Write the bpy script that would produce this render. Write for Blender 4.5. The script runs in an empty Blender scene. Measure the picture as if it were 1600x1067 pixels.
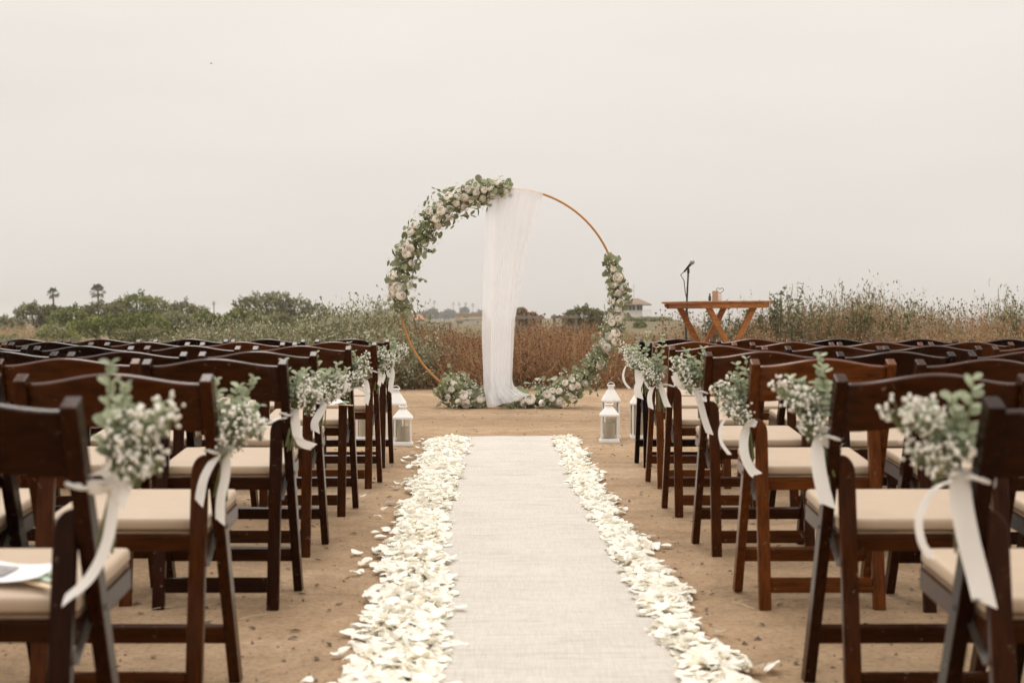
import bpy, bmesh, math, random
import numpy as np
from mathutils import Vector, Matrix, Euler, noise

# ------------------------------------------------------------------ camera, world, sun, exposure
scene = bpy.context.scene
C = scene.collection
FPX, CAMH, HZN = 2222.2, 0.935, 497.0          # focal length in photo pixels, eye height, horizon row
cam_d = bpy.data.cameras.new('camera'); cam = bpy.data.objects.new('camera', cam_d); C.objects.link(cam)
cam.location = (0, 0, CAMH); cam.rotation_euler = (math.radians(90), 0, 0)
cam_d.lens = 50; cam_d.sensor_width = 36; cam_d.clip_end = 20000; cam_d.clip_start = 0.05
cam_d.shift_y = -(533.5 - HZN) / 1600.0
cam_d.dof.use_dof = True; cam_d.dof.focus_distance = 9.5; cam_d.dof.aperture_fstop = 4.6
scene.camera = cam

SUN_EL, SUN_AZ = math.radians(49), math.radians(-10)
world = bpy.data.worlds.new('World'); scene.world = world; world.use_nodes = True
wn = world.node_tree; wn.nodes.clear()
wo = wn.nodes.new('ShaderNodeOutputWorld'); bg = wn.nodes.new('ShaderNodeBackground')
sky = wn.nodes.new('ShaderNodeTexSky'); sky.sky_type = 'NISHITA'; sky.sun_disc = False
sky.sun_elevation = SUN_EL; sky.sun_rotation = SUN_AZ; sky.dust_density = 6; sky.air_density = 1.0
geo = wn.nodes.new('ShaderNodeTexCoord'); sep = wn.nodes.new('ShaderNodeSeparateXYZ')
wn.links.new(geo.outputs['Generated'], sep.inputs[0])
mx = wn.nodes.new('ShaderNodeMath'); mx.operation = 'MAXIMUM'; mx.inputs[1].default_value = 0
wn.links.new(sep.outputs['Z'], mx.inputs[0])
grad = wn.nodes.new('ShaderNodeMath'); grad.operation = 'MULTIPLY_ADD'      # overcast dome: zenith brighter than the horizon
grad.inputs[1].default_value = 1.9; grad.inputs[2].default_value = 1.0
pw = wn.nodes.new('ShaderNodeMath'); pw.operation = 'POWER'; pw.inputs[1].default_value = 2.0
wn.links.new(mx.outputs[0], pw.inputs[0]); wn.links.new(pw.outputs[0], grad.inputs[0])
cn = wn.nodes.new('ShaderNodeTexNoise'); cn.inputs['Scale'].default_value = 2.2; cn.inputs['Detail'].default_value = 3
cmap = wn.nodes.new('ShaderNodeMapping'); cmap.inputs['Scale'].default_value = (1, 1, 5.0)
wn.links.new(geo.outputs['Generated'], cmap.inputs[0]); wn.links.new(cmap.outputs[0], cn.inputs['Vector'])
cr = wn.nodes.new('ShaderNodeMapRange'); cr.inputs[1].default_value = .3; cr.inputs[2].default_value = .7
cr.inputs[3].default_value = .945; cr.inputs[4].default_value = 1.035
wn.links.new(cn.outputs['Fac'], cr.inputs[0])
mul = wn.nodes.new('ShaderNodeMath'); mul.operation = 'MULTIPLY'
wn.links.new(grad.outputs[0], mul.inputs[0]); wn.links.new(cr.outputs[0], mul.inputs[1])
oc = wn.nodes.new('ShaderNodeVectorMath'); oc.operation = 'SCALE'; oc.inputs[0].default_value = (8.32, 7.80, 7.28)
wn.links.new(mul.outputs[0], oc.inputs['Scale'])
wmix = wn.nodes.new('ShaderNodeMix'); wmix.data_type = 'RGBA'; wmix.inputs['Factor'].default_value = 0.94
wn.links.new(sky.outputs[0], wmix.inputs['A']); wn.links.new(oc.outputs[0], wmix.inputs['B'])
wn.links.new(wmix.outputs['Result'], bg.inputs['Color']); bg.inputs['Strength'].default_value = 0.1
wn.links.new(bg.outputs[0], wo.inputs[0])

sun_d = bpy.data.lights.new('sun', 'SUN'); sun = bpy.data.objects.new('sun', sun_d); C.objects.link(sun)
sun_d.energy = 1.15; sun_d.angle = math.radians(20); sun_d.color = (1, .96, .9)
sd = Vector((math.sin(SUN_AZ) * math.cos(SUN_EL), math.cos(SUN_AZ) * math.cos(SUN_EL), math.sin(SUN_EL)))
sun.rotation_euler = sd.to_track_quat('Z', 'Y').to_euler()
scene.view_settings.view_transform = 'Standard'; scene.view_settings.look = 'None'
scene.view_settings.exposure = 0.0; scene.view_settings.gamma = 1.0
scene.cycles.max_bounces = 9; scene.cycles.diffuse_bounces = 7; scene.cycles.transparent_max_bounces = 16; scene.cycles.volume_bounces = 0

rnd = random.Random(7); nrg = np.random.default_rng(11)
def P(x, y, Y): return Vector(((x - 800) / FPX * Y, Y, CAMH - (y - HZN) / FPX * Y))
def gy(y): return FPX * CAMH / (y - HZN)         # ground depth of a photo row

# ------------------------------------------------------------------ helpers
def tag(o, label=None, cat=None, group=None, kind=None):
    if label: o['label'] = label
    if cat: o['category'] = cat
    if group: o['group'] = group
    if kind: o['kind'] = kind
    return o
def empty(name, loc, rz=0):
    o = bpy.data.objects.new(name, None); C.objects.link(o); o.location = loc; o.rotation_euler = (0, 0, rz)
    o.empty_display_size = .05; return o
def ob(name, me, parent=None, loc=None, rot=None, scale=None, mat=None):
    o = bpy.data.objects.new(name, me); C.objects.link(o)
    if parent: o.parent = parent
    if loc is not None: o.location = loc
    if rot is not None: o.rotation_euler = rot
    if scale is not None: o.scale = scale if hasattr(scale, '__len__') else (scale,) * 3
    return o
def mesh(name, verts, faces, mats, smooth=False, bevel=0, seg=2, midx=None):
    me = bpy.data.meshes.new(name); me.from_pydata([tuple(v) for v in verts], [], faces)
    if not isinstance(mats, (list, tuple)): mats = [mats]
    for m in mats: me.materials.append(m)
    if midx is not None: me.polygons.foreach_set('material_index', midx)
    if bevel or smooth:
        bm = bmesh.new(); bm.from_mesh(me)
        bmesh.ops.recalc_face_normals(bm, faces=bm.faces)
        if bevel:
            es = [e for e in bm.edges if len(e.link_faces) == 2 and e.calc_face_angle(0) > .5]
            bmesh.ops.bevel(bm, geom=es, offset=bevel, segments=seg, affect='EDGES', profile=.6)
        bm.to_mesh(me); bm.free()
    me.polygons.foreach_set('use_smooth', [bool(smooth)] * len(me.polygons)); me.update()
    return me
class MB:                                          # collects shapes for ONE mesh
    def __init__(s): s.v = []; s.f = []; s.m = []
    def add(s, vs, fs, m=0):
        b = len(s.v); s.v += [Vector(v) for v in vs]; s.f += [tuple(i + b for i in f) for f in fs]; s.m += [m] * len(fs); return s
    def box(s, c, sz, rot=None, m=0):
        R = rot if rot is not None else Matrix.Identity(3)
        vs = [Vector(c) + R @ Vector((x * sz[0] / 2, y * sz[1] / 2, z * sz[2] / 2)) for z in (-1, 1) for x, y in ((-1, -1), (1, -1), (1, 1), (-1, 1))]
        return s.hexa(vs, m)
    def hexa(s, vs, m=0):
        return s.add(vs, [(3, 2, 1, 0), (4, 5, 6, 7), (0, 1, 5, 4), (1, 2, 6, 5), (2, 3, 7, 6), (3, 0, 4, 7)], m)
    def bar(s, a, b, w, d, up=(0, 0, 1), m=0):      # square bar from a to b
        a = Vector(a); b = Vector(b); t = (b - a).normalized(); u = Vector(up)
        if abs(t.dot(u)) > .95: u = Vector((0, 1, 0))
        x = t.cross(u).normalized(); y = x.cross(t).normalized()
        vs = [p + x * sx * w / 2 + y * sy * d / 2 for p in (a, b) for sx, sy in ((-1, -1), (1, -1), (1, 1), (-1, 1))]
        return s.hexa(vs, m)
    def tube(s, pts, rad, n=8, m=0, cap=True, closed=False):
        pts = [Vector(p) for p in pts]; N = len(pts)
        rads = rad if hasattr(rad, '__len__') else [rad] * N
        vs = []; ref = Vector((0.13, 0.2, 1)).normalized()
        for i, p in enumerate(pts):
            t = (pts[(i + 1) % N] - pts[i - 1]) if closed else (pts[min(i + 1, N - 1)] - pts[max(i - 1, 0)])
            t.normalize()
            if abs(t.dot(ref)) > .97: ref = Vector((1, .1, .1)).normalized()
            x = (ref - t * t.dot(ref)).normalized(); y = t.cross(x); ref = x
            vs += [p + (x * math.cos(a) + y * math.sin(a)) * rads[i] for a in [2 * math.pi * k / n for k in range(n)]]
        fs = []
        for i in range(N if closed else N - 1):
            j = (i + 1) % N
            fs += [(i * n + k, i * n + (k + 1) % n, j * n + (k + 1) % n, j * n + k) for k in range(n)]
        if cap and not closed: fs += [tuple(range(n))[::-1], tuple((N - 1) * n + k for k in range(n))]
        return s.add(vs, fs, m)
    def lathe(s, prof, n=16, c=(0, 0, 0), m=0):     # prof: (r, z)
        c = Vector(c); vs = [c + Vector((r * math.cos(2 * math.pi * k / n), r * math.sin(2 * math.pi * k / n), z)) for r, z in prof for k in range(n)]
        fs = [(i * n + k, i * n + (k + 1) % n, (i + 1) * n + (k + 1) % n, (i + 1) * n + k) for i in range(len(prof) - 1) for k in range(n)]
        fs += [tuple(range(n))[::-1], tuple((len(prof) - 1) * n + k for k in range(n))]
        return s.add(vs, fs, m)
    def mesh(s, name, mats, **k): return mesh(name, s.v, s.f, mats, midx=s.m if max(s.m, default=0) else None, **k)
    def build(s, name, mats, parent=None, loc=None, **k): return ob(name, s.mesh(name, mats, **k), parent, loc)
def np_mesh(name, Q, mats, midx=None, smooth=False):    # Q: (n,4,3) separate quads
    n = len(Q); me = bpy.data.meshes.new(name)
    me.vertices.add(n * 4); me.vertices.foreach_set('co', np.ascontiguousarray(Q, dtype=np.float32).ravel())
    me.loops.add(n * 4); me.loops.foreach_set('vertex_index', np.arange(n * 4, dtype=np.int32))
    me.polygons.add(n); me.polygons.foreach_set('loop_start', np.arange(0, n * 4, 4, dtype=np.int32))
    for m in (mats if isinstance(mats, (list, tuple)) else [mats]): me.materials.append(m)
    if midx is not None: me.polygons.foreach_set('material_index', np.asarray(midx, dtype=np.int32))
    me.update(calc_edges=True); return me
def unit(v): return v / np.maximum(np.linalg.norm(v, axis=-1, keepdims=True), 1e-9)
def leafquads(c, s, w, rg, flat=0.0):                # diamond leaves around centres c, half length s, half width w
    n = len(c); u = unit(rg.normal(size=(n, 3)) * np.array([1, 1, 1 - flat])); r = unit(rg.normal(size=(n, 3)))
    v = unit(np.cross(u, r)); s = np.broadcast_to(s, (n,))[:, None]; w = np.broadcast_to(w, (n,))[:, None]
    return np.stack([c - u * s, c + v * w - u * s * .1, c + u * s, c - v * w - u * s * .1], axis=1)
def ribbons(a, b, w, rg):                            # twigs as thin blades a->b
    d = unit(b - a); r = unit(rg.normal(size=a.shape)); x = unit(np.cross(d, r)); w = np.broadcast_to(w, (len(a),))[:, None]
    return np.stack([a - x * w, a + x * w, b + x * w * .5, b - x * w * .5], axis=1)

# ------------------------------------------------------------------ materials
def mat(name, base=(.5, .5, .5), rough=.7, spec=.5, **kw):
    m = bpy.data.materials.new(name); m.use_nodes = True; b = m.node_tree.nodes['Principled BSDF']
    b.inputs['Base Color'].default_value = (*base, 1); b.inputs['Roughness'].default_value = rough
    b.inputs['Specular IOR Level'].default_value = spec
    for k, v in kw.items(): b.inputs[k].default_value = v
    return m
def nodes(m): return m.node_tree.nodes, m.node_tree.links, m.node_tree.nodes['Principled BSDF']
def noise_tex(m, scale, detail=4, vec=None, mapping=None, coord='Object', rough=.55):
    N, L, b = nodes(m); t = N.new('ShaderNodeTexNoise'); t.inputs['Scale'].default_value = scale; t.inputs['Detail'].default_value = detail
    t.inputs['Roughness'].default_value = rough
    tc = N.new('ShaderNodeTexCoord'); src = tc.outputs[coord]
    if mapping:
        mp = N.new('ShaderNodeMapping'); mp.inputs['Scale'].default_value = mapping; L.new(src, mp.inputs[0]); src = mp.outputs[0]
    L.new(src, t.inputs['Vector']); return t
def ramp(m, src, stops):
    N, L, b = nodes(m); r = N.new('ShaderNodeValToRGB'); e = r.color_ramp.elements
    while len(e) < len(stops): e.new(.5)
    for i, (p, c) in enumerate(stops): e[i].position = p; e[i].color = (*c, 1)
    L.new(src, r.inputs[0]); return r
def bump(m, src, strength=.3, dist=.01):
    N, L, b = nodes(m); bp = N.new('ShaderNodeBump'); bp.inputs['Strength'].default_value = strength; bp.inputs['Distance'].default_value = dist
    L.new(src, bp.inputs['Height'])
    if b.inputs['Normal'].is_linked: L.new(b.inputs['Normal'].links[0].from_socket, bp.inputs['Normal'])
    L.new(bp.outputs[0], b.inputs['Normal'])
def mixc(m, fac, a, b_, blend='MIX'):
    N, L, b = nodes(m); x = N.new('ShaderNodeMix'); x.data_type = 'RGBA'; x.blend_type = blend
    for s, v in (('Factor', fac), ('A', a), ('B', b_)):
        if hasattr(v, 'links') or hasattr(v, 'is_linked'): L.new(v, x.inputs[s])
        else: x.inputs[s].default_value = v if s == 'Factor' else (*v, 1)
    return x.outputs['Result']

def wood(name, mapping, dark, red, rough=.2, spec=.09, scuff=True):
    m = mat(name, rough=rough); N, L, b = nodes(m)
    g = noise_tex(m, 9, 6, mapping=mapping, rough=.65)
    oi = N.new('ShaderNodeObjectInfo'); sp = N.new('ShaderNodeSeparateColor'); L.new(oi.outputs['Color'], sp.inputs[0])
    base = mixc(m, sp.outputs[0], dark, red)
    gr = ramp(m, g.outputs['Fac'], [(.3, (.45, .45, .45)), (.7, (1.35, 1.3, 1.25))])
    col = mixc(m, 1.0, base, gr.outputs[0], 'MULTIPLY')
    if scuff:
        s = noise_tex(m, 34, 6, rough=.75); tc = N.new('ShaderNodeVectorMath'); tc.operation = 'ADD'
        L.new(oi.outputs['Location'], tc.inputs[1])
        src = s.inputs['Vector'].links[0].from_socket; L.new(src, tc.inputs[0]); L.new(tc.outputs[0], s.inputs['Vector'])
        sr = ramp(m, s.outputs['Fac'], [(.635, (0, 0, 0)), (.72, (.75, .75, .75))])
        col = mixc(m, sr.outputs[0], col, (.30, .22, .15))
        rr = ramp(m, s.outputs['Fac'], [(.6, (rough,) * 3), (.78, (.6,) * 3)]); L.new(rr.outputs[0], b.inputs['Roughness'])
    L.new(col, b.inputs['Base Color']); b.inputs['Specular IOR Level'].default_value = spec
    bump(m, g.outputs['Fac'], .12, .002)
    return m
DK, RD = (.0095, .0021, .0006), (.115, .034, .007)
M = {}
M['wood_v'] = wood('chair wood upright', (9, 9, .9), DK, RD)
M['wood_h'] = wood('chair wood across', (.9, 9, 9), DK, RD)
M['teak'] = wood('teak table wood', (2, 8, 8), (.36, .145, .042), (.36, .145, .042), .5, .3, False)
def simple(name, base, rough=.6, var=.12, scale=12, bmp=0, bscale=60, dist=.002, **kw):
    m = mat(name, base, rough, **kw); n = noise_tex(m, scale, 3)
    lo = tuple(c * (1 - var) for c in base); hi = tuple(min(1, c * (1 + var)) for c in base)
    r = ramp(m, n.outputs['Fac'], [(.3, lo), (.7, hi)]); N, L, b = nodes(m); L.new(r.outputs[0], b.inputs['Base Color'])
    if bmp: bump(m, noise_tex(m, bscale, 3).outputs['Fac'], bmp, dist)
    return m
M['vinyl'] = simple('ivory vinyl', (.445, .34, .242), .5, .06, 8, .08, 300, .0006, spec=.25)
M['board'] = simple('plywood seat board', (.22, .14, .08), .6, .2, 20)
M['steel'] = simple('worn steel', (.16, .14, .12), .38, .15, 40, Metallic=.85)
M['white_metal'] = simple('white lantern paint', (.83, .81, .77), .4, .03, 20)
M['copper'] = simple('gold painted ring', (.50, .25, .075), .38, .1, 12, Metallic=.55)
M['candle'] = simple('ivory candle wax', (.78, .72, .58), .55, .04, 8, **{'Subsurface Weight': .15})
M['paper'] = simple('white paper', (.82, .81, .82), .7, .03, 20)
M['print'] = simple('grey print', (.28, .26, .25), .7, .5, 60)
M['greenribbon'] = simple('pale green ribbon', (.40, .52, .38), .6, .08, 30)
M['stick'] = simple('pale wood stick', (.72, .55, .36), .6, .1, 30)
M['black'] = simple('black painted metal', (.016, .015, .014), .45, .2, 30)
M['grille'] = simple('steel mesh grille', (.36, .35, .33), .4, .3, 200, .6, 600, .003, Metallic=.7)
def thin(name, base, transl=.35, rough=.55, var=.1, scale=9, rand=0.0):
    m = mat(name, base, rough, .35); N, L, b = nodes(m); n = noise_tex(m, scale, 2)
    lo = tuple(c * (1 - var) for c in base); hi = tuple(min(1, c * (1 + var)) for c in base)
    r = ramp(m, n.outputs['Fac'], [(.3, lo), (.7, hi)]); col = r.outputs[0]
    if rand:
        oi = N.new('ShaderNodeObjectInfo'); mr = N.new('ShaderNodeMapRange'); L.new(oi.outputs['Random'], mr.inputs[0])
        mr.inputs[3].default_value = 1 - rand; mr.inputs[4].default_value = 1 + rand
        sc = N.new('ShaderNodeVectorMath'); sc.operation = 'SCALE'; L.new(col, sc.inputs[0]); L.new(mr.outputs[0], sc.inputs['Scale']); col = sc.outputs[0]
    L.new(col, b.inputs['Base Color'])
    t = N.new('ShaderNodeBsdfTranslucent'); L.new(col, t.inputs['Color'])
    mix = N.new('ShaderNodeMixShader'); mix.inputs[0].default_value = transl
    out = N['Material Output']; L.new(b.outputs[0], mix.inputs[1]); L.new(t.outputs[0], mix.inputs[2]); L.new(mix.outputs[0], out.inputs['Surface'])
    return m
M['petal'] = thin('rose petal', (.945, .915, .825), .22, .6, .03, 30, .04)
M['petal_tan'] = thin('browning rose petal', (.84, .76, .60), .22, .6, .05, 30, .06)
M['rose'] = thin('cream rose', (.95, .925, .87), .12, .6, .05, 20, .07)
M['rose_heart'] = thin('blush rose heart', (.93, .86, .75), .12, .6, .05, 20)
M['bud'] = thin('white gypsophila', (.90, .88, .80), .2, .7, .04, 50)
M['euca'] = thin('silver dollar leaf', (.27, .295, .17), .28, .55, .16, 14, .30)
M['euca_pale'] = thin('pale eucalyptus leaf', (.36, .40, .265), .3, .6, .12, 25, .25)
M['olive'] = thin('dark ruscus leaf', (.105, .125, .055), .25, .5, .15, 14, .3)
M['stem'] = simple('green stem', (.16, .18, .07), .6, .2, 30)
M['satin'] = thin('ivory satin ribbon', (.88, .85, .80), .25, .35, .03, 10)
# sheer fabric
def sheer():
    m = thin('sheer white chiffon', (.93, .945, .97), .55, .8, .02, 4); N = m.node_tree.nodes; L = m.node_tree.links
    out = N['Material Output']; src = out.inputs['Surface'].links[0].from_socket
    tr = N.new('ShaderNodeBsdfTransparent'); mx_ = N.new('ShaderNodeMixShader')
    lw = N.new('ShaderNodeLayerWeight'); lw.inputs[0].default_value = .35
    mr = N.new('ShaderNodeMapRange'); mr.inputs[3].default_value = .68; mr.inputs[4].default_value = .90
    L.new(lw.outputs['Facing'], mr.inputs[0]); L.new(mr.outputs[0], mx_.inputs[0])
    L.new(tr.outputs[0], mx_.inputs[1]); L.new(src, mx_.inputs[2]); L.new(mx_.outputs[0], out.inputs['Surface']); return m
M['sheer'] = sheer()
def glass(name):
    m = bpy.data.materials.new(name); m.use_nodes = True; N, L = m.node_tree.nodes, m.node_tree.links; N.clear()
    o = N.new('ShaderNodeOutputMaterial'); t = N.new('ShaderNodeBsdfTransparent'); g = N.new('ShaderNodeBsdfGlossy'); g.inputs['Roughness'].default_value = .05
    f = N.new('ShaderNodeFresnel'); f.inputs[0].default_value = 1.5; x = N.new('ShaderNodeMixShader'); t.inputs[0].default_value = (.985, .985, .98, 1)
    L.new(f.outputs[0], x.inputs[0]); L.new(t.outputs[0], x.inputs[1]); L.new(g.outputs[0], x.inputs[2]); L.new(x.outputs[0], o.inputs[0]); return m
M['glass'] = glass('lantern glass')
def runner_mat():
    m = mat('woven ivory linen', (.8, .74, .66), .85); N, L, b = nodes(m)
    w1 = noise_tex(m, 26, 4, mapping=(12, .4, 1), rough=.7); w2 = noise_tex(m, 26, 4, mapping=(.4, 8, 1), rough=.7)
    s = N.new('ShaderNodeMath'); s.operation = 'ADD'; L.new(w1.outputs['Fac'], s.inputs[0]); L.new(w2.outputs['Fac'], s.inputs[1])
    big = noise_tex(m, 3, 3); sm = N.new('ShaderNodeMath'); sm.operation = 'MULTIPLY_ADD'; sm.inputs[1].default_value = .35
    L.new(big.outputs['Fac'], sm.inputs[0]); L.new(s.outputs[0], sm.inputs[2])
    hf = N.new('ShaderNodeMath'); hf.operation = 'MULTIPLY'; hf.inputs[1].default_value = .5; L.new(sm.outputs[0], hf.inputs[0])
    r = ramp(m, hf.outputs[0], [(.50, (.45, .415, .365)), (.585, (.515, .475, .422)), (.67, (.575, .535, .478))]); L.new(r.outputs[0], b.inputs['Base Color'])
    bump(m, noise_tex(m, 5, 3, mapping=(.6, 2.6, 1)).outputs['Fac'], .7, .04); bump(m, s.outputs[0], .35, .003); return m
M['runner'] = runner_mat()
def dirt_mat():
    m = mat('packed dirt', rough=.95, spec=.2); N, L, b = nodes(m)
    a = noise_tex(m, .9, 6, mapping=(.45, 1, 1)); f = noise_tex(m, 45, 5, rough=.7); g = noise_tex(m, 260, 3, rough=.7); mid = noise_tex(m, 7, 5)
    c1 = ramp(m, a.outputs['Fac'], [(.3, (.285, .19, .11)), (.52, (.39, .27, .165)), (.72, (.475, .345, .23))])
    c2 = ramp(m, f.outputs['Fac'], [(.28, (.5, .48, .46)), (.46, (1, 1, 1)), (.75, (1.28, 1.28, 1.25))])
    col = mixc(m, 1, c1.outputs[0], c2.outputs[0], 'MULTIPLY')
    c3 = ramp(m, mid.outputs['Fac'], [(.3, (.82, .8, .78)), (.7, (1.12, 1.12, 1.12))]); col = mixc(m, 1, col, c3.outputs[0], 'MULTIPLY')
    c4 = ramp(m, g.outputs['Fac'], [(.3, (.7, .7, .7)), (.7, (1.25, 1.25, 1.25))]); col = mixc(m, .8, col, c4.outputs[0], 'MULTIPLY')
    gp = N.new('ShaderNodeNewGeometry'); sp = N.new('ShaderNodeSeparateXYZ'); L.new(gp.outputs['Position'], sp.inputs[0])
    add = N.new('ShaderNodeMath'); add.operation = 'MULTIPLY_ADD'; add.inputs[1].default_value = 2.0; L.new(a.outputs['Fac'], add.inputs[0]); L.new(sp.outputs['Y'], add.inputs[2])
    mr = N.new('ShaderNodeMapRange'); mr.inputs[1].default_value = 20.0; mr.inputs[2].default_value = 22.5; L.new(add.outputs[0], mr.inputs[0])
    scr = ramp(m, noise_tex(m, .35, 6).outputs['Fac'], [(.3, (.085, .09, .038)), (.5, (.15, .125, .062)), (.7, (.23, .15, .085))])
    col = mixc(m, mr.outputs[0], col, scr.outputs[0]); L.new(col, b.inputs['Base Color'])
    bump(m, mid.outputs['Fac'], .8, .04); bump(m, f.outputs['Fac'], .9, .014); bump(m, g.outputs['Fac'], .8, .003); return m
M['dirt'] = dirt_mat()
M['clod'] = simple('dirt clod', (.20, .14, .095), .95, .35, 30)
M['litter'] = simple('dry leaf litter', (.085, .058, .036), .9, .5, 4)
M['straw'] = simple('pale straw', (.46, .36, .22), .8, .2, 20)
def sea_mat():
    m = mat('hazy sea', (.22, .25, .25), .22, .6); bump(m, noise_tex(m, .5, 4, mapping=(.4, 1, 1)).outputs['Fac'], .25, .3); return m
M['sea'] = sea_mat()
for k, c, t in (('dry1', (.19, .073, .022), .1), ('dry2', (.31, .145, .055), .1), ('dry3', (.065, .024, .008), .1), ('drytwig', (.44, .28, .15), 0),
                ('sage1', (.31, .31, .185), .2), ('sage2', (.45, .44, .30), .2), ('sage3', (.15, .15, .08), .2),
                ('gr1', (.165, .185, .05), .2), ('gr2', (.265, .28, .09), .2), ('gr3', (.06, .075, .025), .2),
                ('ol1', (.18, .175, .07), .2), ('ol2', (.28, .255, .13), .2), ('ol3', (.07, .075, .034), .2),
                ('lf1', (.11, .12, .05), .2), ('lf2', (.19, .19, .09), .2), ('bark', (.11, .08, .058), 0), ('seed', (.06, .037, .024), 0),
                ('far1', (.09, .10, .05), .1), ('far2', (.13, .135, .075), .1), ('palm1', (.10, .11, .04), .15), ('palm2', (.22, .17, .10), .1)):
    M[k] = thin('foliage ' + k, c, t, .75, .12, .8) if t else simple('bark ' + k, c, .9, .2, 3)
M['cream'] = simple('cream stucco', (.62, .56, .44), .85, .06, 1)
M['tan'] = simple('tan stucco', (.48, .36, .23), .85, .06, 1)
M['terra'] = simple('terracotta roof', (.42, .20, .12), .85, .12, 2)
M['towerwhite'] = simple('weathered white boards', (.70, .66, .60), .7, .06, 2)
M['towerroof'] = simple('brown shingle roof', (.24, .17, .12), .85, .15, 2)
M['pane'] = simple('dark window glass', (.045, .05, .05), .08, .1, 1)
M['greywood'] = simple('grey weathered wood', (.23, .19, .15), .85, .2, 3)
M['carpaint'] = simple('white car paint', (.72, .71, .69), .3, .02, 2)
M['tyre'] = simple('tyre rubber', (.02, .02, .02), .8, .1, 9)
M['kraft'] = simple('kraft card', (.50, .34, .20), .7, .06, 30)
M['bird'] = simple('dark feathers', (.05, .045, .04), .8, .1, 9)

# ------------------------------------------------------------------ ground, sea
def sst(a, b, x): t = min(1, max(0, (x - a) / (b - a))); return t * t * (3 - 2 * t)
def gh(x, y):
    h = .006 * noise.noise((x * 1.3, y * 1.3, 0)) + .003 * noise.noise((x * 5, y * 5, 3)) if y < 30 and abs(x) < 12 else 0
    far = sst(19, 40, y)
    h += far * (.25 * noise.noise((x * .05, y * .05, 7)) - .1)
    h += sst(90, 190, y) * .75 * sst(3, 12, x)
    coast = x - (.105 * y + 2.2 + 2 * noise.noise((y * .03, 2, 0)))      # beyond this line the bluff falls to the sea
    h -= 11 * sst(0, 9, coast) * sst(24, 30, y)
    return h
def axis(dense0, dense1, step, far0, far1, grow=1.28):
    a = list(np.arange(dense0, dense1, step)); d = step; v = dense1
    while v < far1: a.append(v); d *= grow; v += d
    a.append(far1); d = step; v = dense0 - step; L_ = []
    while v > far0: L_.append(v); d *= grow; v -= d
    return [far0] + L_[::-1] + a
xs = axis(-4.5, 5, .11, -1500, 1500, 1.16); ys = axis(-1, 24, .14, -60, 2400, 1.12)
V = [(x, y, gh(x, y)) for y in ys for x in xs]; nx = len(xs)
Fc = [(j * nx + i, j * nx + i + 1, (j + 1) * nx + i + 1, (j + 1) * nx + i) for j in range(len(ys) - 1) for i in range(nx - 1)]
tag(ob('ground', mesh('ground', V, Fc, M['dirt'], smooth=True)), kind='structure')
sb = MB(); sb.add([(-200, 22, -7), (3000, 22, -7), (3000, 4000, -7), (-200, 4000, -7)], [(0, 1, 2, 3)])
tag(sb.build('sea', M['sea']), kind='structure')

# loose clods, leaf litter and straw lying on the dirt
cl = MB()
for i in range(4200):
    y = 2.6 + 15.5 * rnd.random() ** 1.3; x = rnd.uniform(-1, 1) * (.6 + .42 * y)
    if -.5 < x < .5 and y < 10.6: continue
    r = rnd.uniform(.0025, .008) * (1 if rnd.random() < .93 else 1.9); z = gh(x, y) + r * .3
    vs = [(x + r * rnd.uniform(.6, 1.3) * math.cos(a), y + r * rnd.uniform(.6, 1.3) * math.sin(a), z - r * .5) for a in (0, 1.26, 2.5, 3.8, 5)]
    vs.append((x + rnd.uniform(-.3, .3) * r, y, z + r * rnd.uniform(.3, .9)))
    cl.add(vs, [(k, (k + 1) % 5, 5) for k in range(5)])
tag(cl.build('dirt_clods', M['clod']), 'small brown clods and grit scattered over the packed dirt', 'grit', kind='stuff')
lt = MB()
for i in range(1500):
    y = 3 + 14.5 * rnd.random() ** 1.2; x = rnd.uniform(-1, 1) * (.6 + .4 * y)
    if -.52 < x < .55 and y < 10.6: continue
    s = rnd.uniform(.006, .02); a = rnd.uniform(0, 6.3); z = gh(x, y) + .004
    d = Vector((math.cos(a), math.sin(a), rnd.uniform(-.1, .3))); e = Vector((-math.sin(a), math.cos(a), rnd.uniform(-.2, .5)))
    c = Vector((x, y, z)); lt.add([c - d * s, c + e * s * .5 + Vector((0, 0, .003)), c + d * s, c - e * s * .4 + Vector((0, 0, .004))], [(0, 1, 2, 3)])
for i in range(120):
    y = 3 + 10 * rnd.random(); x = rnd.choice((-1, 1)) * rnd.uniform(.6, .7 + .35 * y); a = rnd.uniform(0, 6.3); s = rnd.uniform(.02, .06)
    p = Vector((x, y, gh(x, y) + .006)); d = Vector((math.cos(a), math.sin(a), .03)) * s
    lt.tube([p - d, p + Vector((0, 0, .003)), p + d], .0012, 3, m=1)
tag(lt.build('leaf_litter', [M['litter'], M['straw']]), 'dark dry leaf crumbs and straw bits on the dirt', 'leaf litter', kind='stuff')

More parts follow.
